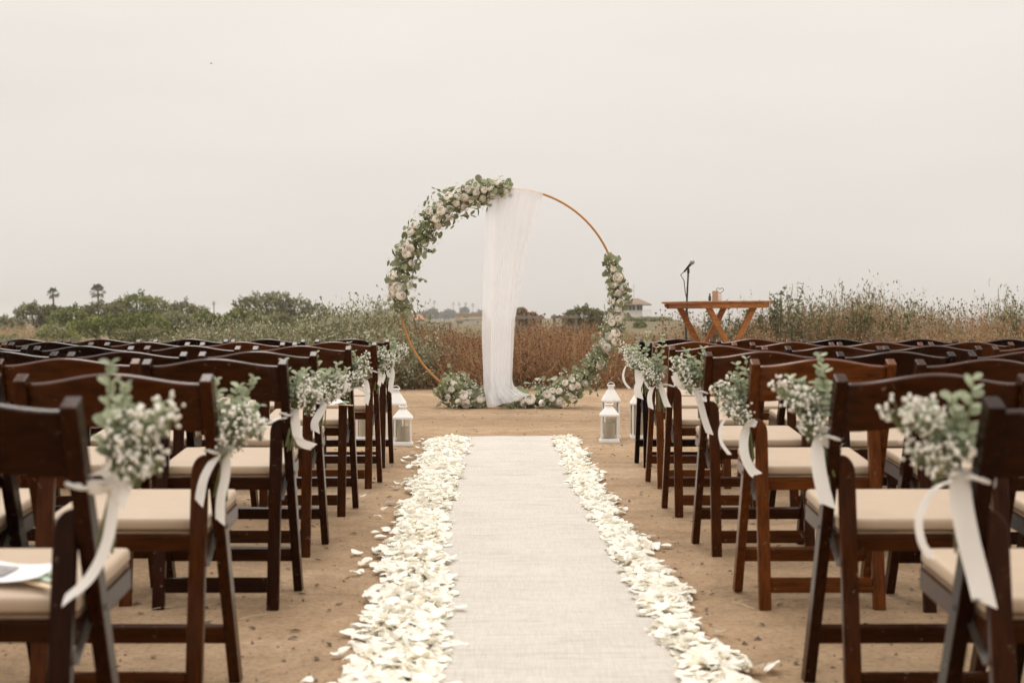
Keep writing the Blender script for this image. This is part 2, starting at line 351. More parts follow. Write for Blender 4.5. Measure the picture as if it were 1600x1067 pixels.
# ------------------------------------------------------------------ thickets behind the clearing
def brush(rg, n_tw, n_lf, lf, lw, upright=.6, tw=.004, nm=3, twm=3, h=1.0, tips=0):
    """a shrub in a unit dome: arching twigs with leaves along them. returns quads, material index"""
    az = rg.uniform(0, 2 * np.pi, n_tw); el = rg.uniform(.15, 1, n_tw) ** upright * np.pi / 2
    L = rg.uniform(.55, 1.0, n_tw)
    base = np.stack([rg.normal(0, .28, n_tw), rg.normal(0, .28, n_tw), np.zeros(n_tw)], 1)
    d = np.stack([np.cos(az) * np.cos(el), np.sin(az) * np.cos(el), np.sin(el)], 1)
    mid = base + d * (L * .5)[:, None] + rg.normal(0, .05, (n_tw, 3)); end = base + d * L[:, None] + rg.normal(0, .1, (n_tw, 3))
    mid[:, 2] = np.abs(mid[:, 2]) * h; end[:, 2] = np.abs(end[:, 2]) * h
    Q = [ribbons(base, mid, tw, rg), ribbons(mid, end, tw * .7, rg)]; I = [np.full(2 * n_tw, twm)]
    k = rg.integers(0, n_tw, n_lf); t = rg.uniform(.15, 1.05, n_lf)[:, None]
    c = np.where(t < .5, base[k] + (mid[k] - base[k]) * t * 2, mid[k] + (end[k] - mid[k]) * (t - .5) * 2) + rg.normal(0, .045, (n_lf, 3))
    c[:, 2] = np.maximum(c[:, 2], .01)
    s = lf * rg.uniform(.6, 1.4, n_lf); Q.append(leafquads(c, s, lw * rg.uniform(.6, 1.3, n_lf), rg)); 
    cl = np.floor(rg.random(n_tw) * nm).astype(int); I.append(np.where(rg.random(n_lf) < .6, cl[k], rg.integers(0, nm, n_lf)))
    return np.concatenate(Q), np.concatenate(I)
def thicket(name, mats, spots, variants, rg):
    Qs, Is = [], []
    for (x, y, r, h) in spots:
        Q, I = variants[rg.integers(len(variants))]; a = rg.uniform(0, 6.28); ca, sa = math.cos(a), math.sin(a)
        R = np.array([[ca, -sa, 0], [sa, ca, 0], [0, 0, 1]]); q = Q @ R.T * np.array([r, r, h]) + np.array([x, y, gh(x, y) - .02])
        Qs.append(q); Is.append(I)
    return ob(name, np_mesh(name, np.concatenate(Qs), mats, np.concatenate(Is)))
def prof(pts, x): return float(np.interp(x, [p[0] for p in pts], [p[1] for p in pts]))
def spots(pts, n, y0, y1, r0, r1, rg, jit=.12, front=None):
    out = []
    for i in range(n):
        Y = rg.uniform(y0, y1); xp = rg.uniform(pts[0][0], pts[-1][0])
        top = CAMH - (prof(pts, xp) - HZN) / FPX * Y; f = 1 if Y > y0 + .25 * (y1 - y0) else .75
        out.append(((xp - 800) / FPX * Y, Y, rg.uniform(r0, r1), max(.25, top * f * (1 + rg.normal(0, jit)))))
    return out
rg = np.random.default_rng(3)
vb = [brush(rg, 420, 2600, .024, .009, .75, .0055) for _ in range(4)]
o = thicket('dry_thicket', [M['dry1'], M['dry2'], M['dry3'], M['drytwig']],
            spots([(600, 500), (640, 510), (680, 522), (760, 521), (815, 505), (880, 506), (930, 513), (960, 532), (1010, 538)], 95, 18.9, 21.8, .55, .85, rg, .07), vb, rg)
tag(o, 'dense thicket of dry rust brown brush behind the round arch', 'dry brush', kind='stuff')
vs_ = [brush(rg, 260, 3800, .036, .016, .65, .003) for _ in range(4)]
o = thicket('sage_thicket', [M['sage1'], M['sage2'], M['sage3'], M['drytwig']],
            spots([(250, 535), (290, 520), (340, 508), (420, 502), (500, 510), (530, 492), (570, 484), (620, 487), (650, 500)], 74, 18.6, 22.5, .5, .85, rg, .07), vs_, rg)
tag(o, 'grey green coastal sage scrub behind the chairs left of the arch', 'sage scrub', kind='stuff')
vw = [brush(rg, 420, 2900, .024, .010, .55, .0035) for _ in range(4)]
o = thicket('buckwheat_thicket', [M['dry1'], M['dry2'], M['sage2'], M['drytwig']],
            spots([(1010, 535), (1040, 515), (1080, 508), (1130, 500), (1190, 488), (1260, 486), (1330, 482), (1420, 486), (1500, 494), (1560, 490), (1700, 486)], 95, 18.8, 22.5, .5, .8, rg, .08), vw, rg)
tag(o, 'tangled rust and tan dry scrub behind the chairs right of the aisle', 'dry scrub', kind='stuff')
o = thicket('grey_scrub', [M['sage1'], M['sage2'], M['sage3'], M['drytwig']],
            spots([(1230, 478), (1270, 470), (1330, 462), (1400, 470), (1430, 482), (1520, 484), (1570, 474), (1700, 474)], 30, 20.0, 22.6, .35, .6, rg, .06), vs_, rg)
tag(o, 'pale grey green brush topping the dry scrub on the right', 'brush', kind='stuff')
o = thicket('low_scrub', [M['gr2'], M['sage1'], M['ol1'], M['drytwig']],
            spots([(-60, 535), (60, 530), (120, 528), (200, 532), (270, 528)], 60, 24, 34, .6, 1.0, rg, .1), [brush(rg, 300, 2600, .032, .013, .6, .004) for _ in range(3)], rg)
tag(o, 'low mixed green and tan scrub behind the left chair rows', 'scrub', kind='stuff')
o = thicket('dry_grass', [M['dry2'], M['straw'], M['dry1'], M['straw']],
            spots([(-120, 505), (0, 500), (60, 508), (110, 530)], 26, 38, 52, .9, 1.6, rg, .08), [brush(rg, 600, 1500, .03, .006, .35, .005) for _ in range(2)], rg)
tag(o, 'tan dry grass patch at the far left edge', 'dry grass', kind='stuff')
o = thicket('field_scrub', [M['ol1'], M['sage1'], M['dry2'], M['drytwig']],
            [((xp - 800) / FPX * Y, Y, rg.uniform(.8, 1.6), rg.uniform(.25, .5)) for xp, Y in ((rg.uniform(240, 1040), rg.uniform(26, 75)) for _ in range(120))], [brush(rg, 160, 1500, .05, .022, .6, .006) for _ in range(3)], rg)
tag(o, 'olive and tan scrub covering the field behind the arch', 'scrub', kind='stuff')
# stalks with seed heads standing above the scrub
def stalks(name, xr, top, n, Y0, label):
    mb = MB()
    for i in range(n):
        Y = Y0 + rnd.uniform(0, 2); xp = rnd.uniform(*xr); x = (xp - 800) / FPX * Y; t = P(xp, rnd.uniform(*top), Y)
        b = Vector((x + rnd.uniform(-.15, .15), Y, .35)); m_ = (b + t) / 2 + Vector((rnd.uniform(-.04, .04), 0, 0))
        mb.tube([b, m_, t], [.004, .003, .002], 3)
        for k in range(rnd.choice((1, 1, 2, 3))):
            c = t.lerp(m_, k * .3) + Vector((rnd.uniform(-.05, .05) * (k > 0), 0, 0)); r = rnd.uniform(.009, .017)
            mb.add([c + Vector(v) * r for v in ((1, 0, 0), (-1, 0, 0), (0, 1, 0), (0, -1, 0), (0, 0, 1), (0, 0, -1))],
                   [(0, 2, 4), (2, 1, 4), (1, 3, 4), (3, 0, 4), (2, 0, 5), (1, 2, 5), (3, 1, 5), (0, 3, 5)], 1)
    tag(mb.build(name, [M['drytwig'], M['seed']]), label, 'seed stalks', kind='stuff')
stalks('seed_stalks', (1425, 1545), (466, 505), 60, 19.2, 'thin stalks with round dark seed heads above the right scrub')
stalks('seed_stalks', (1022, 1085), (483, 530), 40, 19.2, 'dark seed heads on stalks around the microphone stand')
stalks('seed_stalks', (822, 882), (484, 510), 14, 19.2, 'few seed head stalks poking above the brown brush behind the arch')

# leafy shrubs against the sky on the right, each with stems carrying leaves
def leafy_shrub(xp, top, Y, w, n, label):
    rg = np.random.default_rng(int(xp)); base = P(xp, 600, Y); base.z = 0; hgt = P(xp, top, Y).z
    r = empty('leafy_shrub', (base.x, Y, 0)); tag(r, label, 'shrub', 'leafy shrubs standing above the right scrub')
    mb = MB(); cs = []
    for i in range(n):
        a = rnd.uniform(-1, 1); hh = hgt * (1 - .25 * abs(a) - rnd.uniform(0, .25)) if i else hgt
        t = Vector((a * w, rnd.uniform(-.25, .25), hh)); m_ = Vector((a * w * .55, t.y * .5, hh * .55)); b = Vector((a * .08, 0, 0))
        mb.tube([b, m_, t], [.009, .006, .003], 4)
        for k in range(46):
            f = rnd.uniform(.42, 1.02); p = m_.lerp(t, (f - .5) * 2) if f > .5 else b.lerp(m_, f * 2); cs.append(p + Vector((rnd.gauss(0, .028), rnd.gauss(0, .028), rnd.gauss(0, .02))))
    mb.build('stem', M['bark'], r)
    c = np.array([tuple(v) for v in cs]); q = leafquads(c, rg.uniform(.022, .038, len(c)), rg.uniform(.011, .018, len(c)), rg)
    ob('foliage', np_mesh('foliage', q, [M['lf1'], M['lf2']], rg.integers(0, 2, len(c))), r)['kind'] = 'stuff'
leafy_shrub(1108, 482, 19.5, .35, 15, 'leafy dark green shrub seen between the legs of the wooden table')
leafy_shrub(1160, 474, 19.7, .25, 14, 'leafy dark green shrub behind the right end of the wooden table')
leafy_shrub(1216, 446, 19.6, .32, 20, 'tallest leafy dark green shrub just right of the wooden table')
leafy_shrub(1265, 462, 19.8, .30, 18, 'leafy shrub second to the right of the wooden table')
leafy_shrub(1335, 458, 19.8, .35, 20, 'bushy green topped shrub above the middle of the right chair rows')
leafy_shrub(1395, 470, 20.0, .28, 13, 'low leafy shrub left of the seed head stalks on the right')
leafy_shrub(1588, 468, 19.8, .25, 12, 'leafy shrub at the far right edge of the scrub')

# ------------------------------------------------------------------ bushes and trees farther off
def crown(lobes, n, leaf, rg, nm=3):
    Q, I = [], []; vol = np.array([l[3] * l[4] * l[5] for l in lobes]) ** .67; vol = vol / vol.sum()
    for li, (x, y, z, rx, ry, rz) in enumerate(lobes):
        k = int(n * vol[li]); d = unit(rg.normal(size=(k, 3))); d[:, 2] = np.where(d[:, 2] < -.35, -d[:, 2], d[:, 2])
        bumps = 1 + .16 * np.sin(d[:, 0] * 9 + li) * np.sin(d[:, 2] * 8 + 2 * li) + .1 * np.sin(d[:, 0] * 21 + d[:, 2] * 17 + li)
        rr = (rg.uniform(.62, 1.0, k) ** .6 * bumps * (1 + rg.normal(0, .035, k)))[:, None]
        c = d * rr * np.array([rx, ry, rz]) + np.array([x, y, z]); Q.append(leafquads(c, leaf * rg.uniform(.6, 1.5, k), leaf * .55 * rg.uniform(.6, 1.3, k), rg))
        patch = (np.sin(c[:, 0] * 2.2 / max(rx, .5) * 2 + li) + np.sin(c[:, 2] * 5 / max(rz, .5) + li * 2) > .2).astype(int)
        I.append(np.where(rg.random(k) < .65, patch, rg.integers(0, nm, k)))
    return np.concatenate(Q), np.concatenate(I)
def bush(name, lobespx, Y, mats, label, cat='bush', n=4200, leafpx=2.1, group=None, seed=1, depth=.9):
    """lobespx: (cx, top y, half width px); every lobe reaches the ground"""
    rg = np.random.default_rng(seed); s = Y / FPX; cx = sum(l[0] for l in lobespx) / len(lobespx); bx = (cx - 800) * s; bz = gh(bx, Y)
    r = empty(name, (bx, Y, bz)); tag(r, label, cat, group); lobes = []; st = MB()
    for i, (x, top, hw) in enumerate(lobespx):
        tz = max(.45, CAMH - (top - HZN) * s - bz); rx = hw * s; X = (x - 800) * s - bx; rz = min(tz * .62, rx * .95); yy = rg.uniform(-.3, .3) * rx
        lobes.append((X, yy, tz - rz, rx, rx * depth, rz))
        if tz - rz > rz * .75: lobes.append((X + rg.uniform(-.2, .2) * rx, yy, (tz - rz) * .45, rx * 1.05, rx * depth, max(.3, (tz - rz) * .6)))
        st.tube([(X * .25, yy * .3, -.1), (X * .6, yy * .6, (tz - rz) * .5), (X, yy, tz - rz * .4)], [.10 * rx ** .5, .07 * rx ** .5, .03 * rx ** .5], 6)
    Q, I = crown(lobes, n, leafpx * s, rg); o = ob('crown', np_mesh('crown', Q, mats, I), r); o['kind'] = 'stuff'
    st.build('trunk', M['bark'], r, smooth=True); return r
G = [M['gr1'], M['gr2'], M['gr3']]; OL = [M['ol1'], M['ol2'], M['ol3']]; SG = [M['sage1'], M['ol2'], M['sage3']]
bush('round_bush', [(48, 474, 27), (78, 476, 22)], 98, OL, 'dark olive bush under the left fan palm', seed=1)
bush('round_bush', [(5, 494, 20), (25, 498, 16)], 92, SG, 'small grey bush at the far left skyline', seed=2, n=2200)
bush('round_bush', [(115, 478, 24), (92, 488, 22), (135, 492, 22)], 84, G, 'mid green bush between and below the two fan palms', seed=3)
bush('round_bush', [(152, 471, 22), (132, 478, 16), (178, 474, 18)], 92, OL, 'olive bush at the foot of the right fan palm', seed=4)
bush('round_bush', [(212, 457, 30), (242, 464, 24), (190, 468, 24)], 96, G, 'tallest green bush of the left skyline', seed=5, n=5000)
bush('round_bush', [(285, 470, 26), (310, 478, 22), (262, 474, 22)], 90, OL, 'dark bush on the right shoulder of the tallest green bush', seed=6)
bush('round_bush', [(318, 486, 24), (340, 492, 22)], 74, G, 'bright green bush left of the big spreading tree', seed=7)
bush('round_bush', [(165, 492, 34), (125, 500, 28), (205, 490, 32), (240, 490, 26)], 64, G, 'broad bright green bush in the middle of the left bushes', seed=8, n=6500)
bush('round_bush', [(272, 486, 24), (290, 492, 20)], 70, SG, 'twiggy grey brown bush beside the bright green bushes', seed=9)
bush('round_bush', [(228, 510, 34), (200, 516, 24), (258, 516, 24)], 46, OL, 'rounded olive bush low behind the left chair rows', seed=10)
bush('round_bush', [(85, 506, 26), (108, 518, 20), (65, 520, 18)], 42, [M['gr2'], M['sage1'], M['gr1']], 'loose green bush beside the tan dry grass', seed=11)
bush('round_bush', [(20, 523, 26), (-10, 526, 26)], 40, SG, 'low grey green bush at the left edge behind chairs', seed=12, n=2600)
bush('spreading_tree', [(385, 463, 24), (410, 457, 30), (437, 456, 26), (462, 464, 28), (490, 474, 26), (512, 484, 18)], 112, OL, 'big spreading dark olive tree left of the arch', 'tree', seed=13, n=9000)
bush('round_bush', [(372, 482, 22), (400, 486, 24)], 90, G, 'green bush at the left foot of the spreading tree', seed=14)
bush('round_bush', [(440, 490, 30), (475, 492, 22)], 86, OL, 'dark low bush in front of the spreading tree', seed=15)
bush('round_bush', [(912, 478, 22), (930, 482, 14), (893, 484, 14)], 78, OL, 'round dark green bush seen through the arch by the lower garland', seed=16, n=5000)
bush('round_bush', [(1000, 503, 10)], 120, G, 'tiny green bush on the slope below the lookout tower', seed=17, n=1500)
bush('round_bush', [(815, 480, 9), (830, 488, 14)], 70, [M['dry2'], M['sage1'], M['dry1']], 'twiggy grey bush just right of the white drape', seed=18, n=2200)
bush('round_bush', [(945, 498, 14), (965, 502, 12)], 95, SG, 'grey scrub bush at the foot of the tower slope', seed=19, n=1600)
bush('round_bush', [(1010, 500, 18), (1035, 503, 16), (980, 500, 14)], 160, [M['sage1'], M['ol2'], M['gr2']], 'low scrub mound directly below the lookout tower', seed=20, n=3000)
FA = [M['far1'], M['far2'], M['far1']]
bush('far_tree', [(606, 484, 14), (590, 490, 12)], 816, FA, 'hazy far tree just left of the ring', 'tree', seed=21, n=1400)
bush('far_tree', [(655, 489, 18), (640, 492, 12)], 799, FA, 'hazy far tree behind the terracotta roof', 'tree', seed=22, n=1500)
bush('far_tree', [(676, 482, 9), (668, 487, 10)], 765, FA, 'small ragged far tree below the lone distant palm', 'tree', seed=23, n=1200)
bush('far_tree', [(688, 488, 14), (702, 484, 10), (706, 488, 12)], 833, FA, 'broad hazy far tree left of the cream building', 'tree', seed=24, n=1600)
bush('far_tree', [(726, 480, 7)], 884, FA, 'tall narrow far tree above the cream building', 'tree', seed=25, n=900)
bush('far_tree', [(740, 488, 6), (752, 485, 8)], 884, FA, 'hazy far tree at the left edge of the white drape', 'tree', seed=26, n=900)

def palm(xp, top, Y, crown_r, label, n=26, hang=True):
    s = Y / FPX; X = (xp - 800) * s; tz = CAMH - (top - HZN) * s; g = gh(X, Y); hc = tz - crown_r * .75 - g
    r = empty('fan_palm', (X, Y, g)); tag(r, label, 'palm tree', 'fan palms on the skyline')
    tr = MB(); tr.tube([(0, 0, -.2), (.1, 0, hc * .5), (0, 0, hc)], [.22, .17, .14] if crown_r > 1.2 else [.2, .16, .14], 8); tr.build('trunk', M['palm2'], r, smooth=True)
    q, I = [], []; R = random.Random(int(xp))
    for i in range(n):
        az = R.uniform(0, 6.28); el = math.radians(R.uniform(-50, 85)); d = Vector((math.cos(az) * math.cos(el), math.sin(az) * math.cos(el), math.sin(el)))
        L_ = crown_r * R.uniform(.8, 1.05); b = Vector((0, 0, hc)); j = b + d * L_ * .5; side = d.cross(Vector((0, 0, 1))).normalized(); nrm = side.cross(d)
        w = .02 * crown_r; q.append([b - side * w, b + side * w, j + side * w, j - side * w]); I.append(1)
        for k in range(9):
            a = math.radians(-62 + 15.5 * k); e = d * math.cos(a) + side * math.sin(a); t = j + e * L_ * .52 - Vector((0, 0, L_ * .09 * abs(math.sin(a)) + L_ * .06)); c = nrm * .03 * crown_r
            sw = e.cross(nrm).normalized() * L_ * .055; q.append([j, j + e * L_ * .28 + sw + c, t, j + e * L_ * .28 - sw + c]); I.append(0 if el > -.5 else 1)
    ob('fronds', np_mesh('fronds', np.array([[tuple(v) for v in f] for f in q]), [M['palm1'], M['palm2']], I), r)
palm(83, 450, 230, 1.25, 'fan palm above the bushes nearest the left edge', 40)
palm(153, 445, 220, 1.5, 'larger fan palm right of the first one on the left skyline', 44)
palm(334, 471, 420, .75, 'tiny far palm between left bushes and the spreading tree', 20)
palm(678.5, 470, 899, 1.45, 'lone distant palm seen through the left of the ring', 22)
palm(708, 473, 928, 1.38, 'first of four distant palms left of the drape', 22)
palm(717.5, 473, 942, 1.30, 'second of four distant palms left of the drape', 22)
palm(728, 473, 928, 1.38, 'third of four distant palms, rising from a far tree', 22)
palm(738.5, 474.5, 928, 1.45, 'fourth of four distant palms, nearest the white drape', 22)

# ------------------------------------------------------------------ far buildings, fence, tower, car
def local(xp, yp, Y, o): p = P(xp, yp, Y); return p - o
def building(name, x0, x1, ytop, Y, dep, wallmat, roof, wins, label, roofmat=None, base=515):
    s = Y / FPX; o = Vector(((x0 + x1) / 2 - 800, 0, 0)) * s; g = min(0, CAMH - (base - HZN) * s); o = Vector((o.x, Y, g)); w = (x1 - x0) * s; h = CAMH - (ytop - HZN) * s - g
    r = empty(name, o); tag(r, label, 'building'); b = MB(); b.box((0, dep / 2, h / 2), (w, dep, h)); b.build('wall', wallmat, r)
    rf = MB()
    if roof == 'flat': rf.box((0, dep / 2, h + .12), (w + .5, dep + .5, .24))
    else:
        e = .5; rh = roof; zz = h + .01
        rf.add([(-w/2-e, -e, zz), (w/2+e, -e, zz), (w/2+e, dep+e, zz), (-w/2-e, dep+e, zz), (-w/4, dep/2, zz+rh), (w/4, dep/2, zz+rh)], [(0, 1, 5, 4), (1, 2, 5), (2, 3, 4, 5), (3, 0, 4), (3, 2, 1, 0)])
    rf.build('roof', roofmat or wallmat, r)
    for (a, b_, c, d) in wins:
        p = local(a, c, Y, o); q = local(b_, d, Y, o); f = MB(); f.box(((p.x + q.x) / 2, -.02, (p.z + q.z) / 2), (abs(q.x - p.x) + .2, .1, abs(q.z - p.z) + .2)); f_ = f.build('window', wallmat, r)
        g_ = MB(); g_.box(((p.x + q.x) / 2, -.06, (p.z + q.z) / 2), (abs(q.x - p.x), .06, abs(q.z - p.z))); g_.build('pane', M['pane'], f_)
    return r
building('beach_building', 722, 752, 498.5, 255, 6, M['cream'], 'flat', [(727, 732.5, 499.8, 501), (745.5, 747.5, 502, 505)], 'pale cream low building left of the drape', M['cream'])
building('beach_building', 711, 758, 491, 300, 8, M['tan'], 'flat', [(724, 731.5, 494.8, 496.3)], 'tan flat roofed building rising behind the cream one', M['tan'])
building('beach_house', 637, 660, 499.5, 240, 6, M['cream'], .9, [(646, 650, 501, 503), (653, 657, 501, 503)], 'low house with terracotta hip roof at the left of the ring', M['terra'])
building('beach_shed', 714, 722, 503, 250, 3, M['greywood'], 'flat', [], 'small dark shed at the left end of the cream building', M['greywood'])
def rail_fence(x0, x1, y, Y, n, label, base=510):
    s = Y / FPX; o = Vector(((x0 - 800) * s, Y, 0)); r = empty('rail_fence', o); tag(r, label, 'fence', 'weathered rail fences behind the brush'); w = (x1 - x0) * s; z = CAMH - (y - HZN) * s
    for i in range(n + 1):
        b = MB(); b.box((w * i / n, 0, (z + .04) / 2 - .3), (.12, .12, z + .64)); b.build('post', M['greywood'], r, bevel=.01, seg=1)
    for zz in (z - .08, z - .55):
        b = MB(); b.box((w / 2, -.09, zz), (w + .3, .05, .13)); b.build('rail', M['greywood'], r, bevel=.008, seg=1)
rail_fence(808, 845, 493.3, 62, 2, 'short grey rail fence just right of the drape')
rail_fence(866, 900, 492.6, 64, 2, 'grey rail fence in front of the round dark bush')
rail_fence(655, 703, 503.5, 90, 4, 'low dark rail fence below the far trees left of the drape')

# lookout tower
Yt = 185; s = Yt / FPX; to = Vector(((995 - 800) * s, Yt, gh((995 - 800) * s, Yt))); tw = empty('lookout_tower', to)
tag(tw, 'white beach lookout tower with hip roof beside the table', 'tower')
def tz(y): return CAMH - (y - HZN) * s - to.z
def tx(x): return (x - 995) * s
b = MB(); b.box((tx(1000), 1.5, tz(496)), ((1018 - 972) * s, 3.4, .18)); b.build('platform', M['towerwhite'], tw)
b = MB(); b.box((tx(992), 1.5, (tz(496) + tz(474.5)) / 2), (24 * s, 2.0, tz(474.5) - tz(496))); b.build('wall', M['towerwhite'], tw)
b = MB(); x0, x1, z0, z1 = tx(974), tx(1018), tz(475.5), tz(466)
b.add([(x0, -.3, z0), (x1, -.3, z0), (x1, 3.3, z0), (x0, 3.3, z0), (tx(989), 1.5, z1), (tx(999), 1.5, z1)], [(0, 1, 5, 4), (1, 2, 5), (2, 3, 4, 5), (3, 0, 4), (3, 2, 1, 0)]); b.add([(x0, -.3, z0 - .12), (x1, -.3, z0 - .12), (x1, 3.3, z0 - .12), (x0, 3.3, z0 - .12), (x0, -.3, z0 - .002), (x1, -.3, z0 - .002), (x1, 3.3, z0 - .002), (x0, 3.3, z0 - .002)], [(0, 1, 5, 4), (1, 2, 6, 5), (2, 3, 7, 6), (3, 0, 4, 7), (3, 2, 1, 0)])
rf = b.build('roof', M['towerroof'], tw); b = MB(); b.tube([(tx(992), 1.5, z1 - .1), (tx(992), 1.5, tz(444))], .025, 5); b.build('antenna', M['greywood'], rf)
for a, c in ((982.5, 987.5), (988.5, 993), (995.5, 1000), (1000.8, 1004)):
    f = MB(); f.box(((tx(a) + tx(c)) / 2, .47, (tz(476.5) + tz(484.5)) / 2), ((c - a) * s + .12, .06, 8 * s + .12)); fo = f.build('window', M['towerwhite'], tw)
    f = MB(); f.box(((tx(a) + tx(c)) / 2, .43, (tz(476.5) + tz(484.5)) / 2), ((c - a) * s - .03, .04, 8 * s)); f.build('pane', M['pane'], fo)
for i in range(5):
    b = MB(); x = tx(1005 + i * 3.1); b.bar((x, .1, tz(496)), (x, .1, tz(485)), .05, .05); b.build('railing_post', M['towerwhite'], tw)
b = MB(); b.bar((tx(1004), .1, tz(485)), (tx(1018), .1, tz(485)), .06, .06); b.build('handrail', M['towerwhite'], tw)
for x in (976, 990, 1004, 1015):
    b = MB(); b.bar((tx(x), .2, -.6), (tx(x), .2, tz(496) - .1), .2, .2); b.build('leg', M['greywood'], tw)

# parked vehicle half hidden in the scrub
Yc = 150; s = Yc / FPX; co = Vector(((498 - 800) * s, Yc, CAMH - (497 - HZN) * s - 1.62)); car = empty('parked_car', co)
tag(car, 'pale parked car half hidden in scrub under the spreading tree', 'car')
b = MB(); b.hexa([(-2.2, 0, .35), (2.2, 0, .35), (2.2, 1.8, .35), (-2.2, 1.8, .35), (-2.15, .03, .95), (2.15, .03, .85), (2.15, 1.77, .85), (-2.15, 1.77, .95)]); b.build('body', M['carpaint'], car, bevel=.08)
b = MB(); b.hexa([(-1.9, .06, .95), (1.1, .06, .9), (1.1, 1.74, .9), (-1.9, 1.74, .95), (-1.5, .22, 1.55), (.3, .22, 1.55), (.3, 1.58, 1.55), (-1.5, 1.58, 1.55)]); b.build('cabin', M['carpaint'], car, bevel=.06)
for x0, x1 in ((-1.55, -.65), (-.55, .45)):
    b = MB(); b.hexa([(x0, .06, 1.0), (x1, .06, 1.0), (x1, .1, 1.0), (x0, .1, 1.0), (x0 + .1, .17, 1.45), (x1 - .2, .17, 1.45), (x1 - .2, .21, 1.45), (x0 + .1, .21, 1.45)]); b.build('window', M['pane'], car)
for x in (-1.4, 1.4):
    for y in (.08, 1.72):
        b = MB(); b.tube([(x, y - .11, .33), (x, y + .11, .33)], .33, 14); b.build('wheel', M['tyre'], car)

# ------------------------------------------------------------------ round arch, drape, garlands
YA = 14.84; AC = Vector((-.033, YA, 1.150)); AR = 1.135
arch = empty('round_arch', (AC.x, YA, 0)); tag(arch, 'large gold ring arch standing at the end of the aisle', 'arch')
b = MB(); b.tube([(AR * math.cos(t), 0, AC.z + AR * math.sin(t)) for t in np.linspace(0, 2 * math.pi, 96, endpoint=False)], .0118, 10, closed=True); b.build('ring', M['copper'], arch, smooth=True)
# sheer drape: two panels gathered over the top of the ring
def drape(name, lx, rx, n_folds, amp, y_off, seed, tail):
    R = random.Random(seed); nu, nv = 110, 70; V = []; o = Vector((AC.x, YA, 0)); ph = [R.uniform(0, 6.28) for _ in range(6)]
    for j in range(nv + 1):
        v = j / nv
        for i in range(nu + 1):
            u = i / nu; yp = 294 + (630 - 294) * v
            xl = np.interp(yp, [p[0] for p in lx], [p[1] for p in lx]); xr = np.interp(yp, [p[0] for p in rx], [p[1] for p in rx])
            uu = u + .035 * math.sin(u * 6.28 * 2 + ph[0] + v * 1.5) * min(1, v * 3)
            xpix = xl + (xr - xl) * min(1, max(0, uu)); X = (xpix - 800) / FPX * YA
            arc = AC.z + math.sqrt(max(0, AR ** 2 - (X - AC.x) ** 2)) + .015          # ring top above this column
            z = arc * (1 - v) + .02 * v
            a = amp * (.35 + .65 * min(1, v * 1.5))
            y = y_off + a * math.sin(u * n_folds * 6.28 + ph[1] + .9 * math.sin(v * 3 + ph[2])) + a * .15 * math.sin(u * n_folds * 2.3 * 6.28 + ph[3] + v * 2) - .05 * v
            z += .002 * math.sin(u * 40 + ph[4]) * (1 - v)
            if tail and v > .86:                                                     # hem swept to the right over the garland
                k = (v - .86) / .14; X += k * k * .16 * u; z += k * k * .13 * u ** 1.5; y -= .10 * k
            if v > .9: y -= .05 * (v - .9) / .1 * math.sin(u * 15 + ph[5]) 
            V.append((X - o.x, y, max(z, .012)))
    F_ = [(j * (nu + 1) + i, j * (nu + 1) + i + 1, (j + 1) * (nu + 1) + i + 1, (j + 1) * (nu + 1) + i) for j in range(nv) for i in range(nu)]
    return mesh(name, V, F_, M['sheer'], smooth=True)
dr = empty('sheer_drape', (AC.x, YA, 0)); tag(dr, 'sheer white drape hanging from the top of the ring', 'drape')
ob('fabric_panel', drape('fabric_panel', [(294, 764), (330, 759), (420, 755), (520, 753), (600, 756), (632, 762)], [(294, 849), (400, 824), (500, 806), (600, 801), (632, 806)], 6, .011, -.04, 5, True), dr)
ob('fabric_panel', drape('fabric_panel', [(294, 775), (420, 769), (520, 767), (632, 766)], [(294, 838), (400, 814), (500, 800), (632, 797)], 5, .009, .03, 9, False), dr)

# leaves and flowers
def disc_leaf(name, m, wide=1.0, n=9, cup=.18, fold=.0):
    V = [(0, 0, 0)]; F_ = []
    for k in range(n):
        a = 2 * math.pi * k / n; x = .5 * wide * math.sin(a); y = .5 - .5 * math.cos(a); tip = max(0, (y - .8)) * .25
        V.append((x * (1 - tip), y + tip * .2, cup * (x * x * 2) + fold * math.sin(y * 3)))
    V[0] = (0, .5, -.015)
    F_ = [(0, 1 + k, 1 + (k + 1) % n) for k in range(n)]
    return mesh(name, V, F_, m, smooth=True)
LEAF = [disc_leaf('leaf', M['euca'], w_, 10, c_, f_) for w_, c_, f_ in ((.95, .2, .05), (.82, .1, -.06), (.88, -.15, .08), (.7, .22, .1))]
LEAFP = [disc_leaf('leaf', M['euca_pale'], w_, 10, c_, f_) for w_, c_, f_ in ((.9, .2, .06), (.75, .15, -.06), (.62, .2, .1))]
LEAFN = [disc_leaf('leaf', M['olive'], .34, 8, .3, .1), disc_leaf('leaf', M['olive'], .45, 8, .2, -.1)]
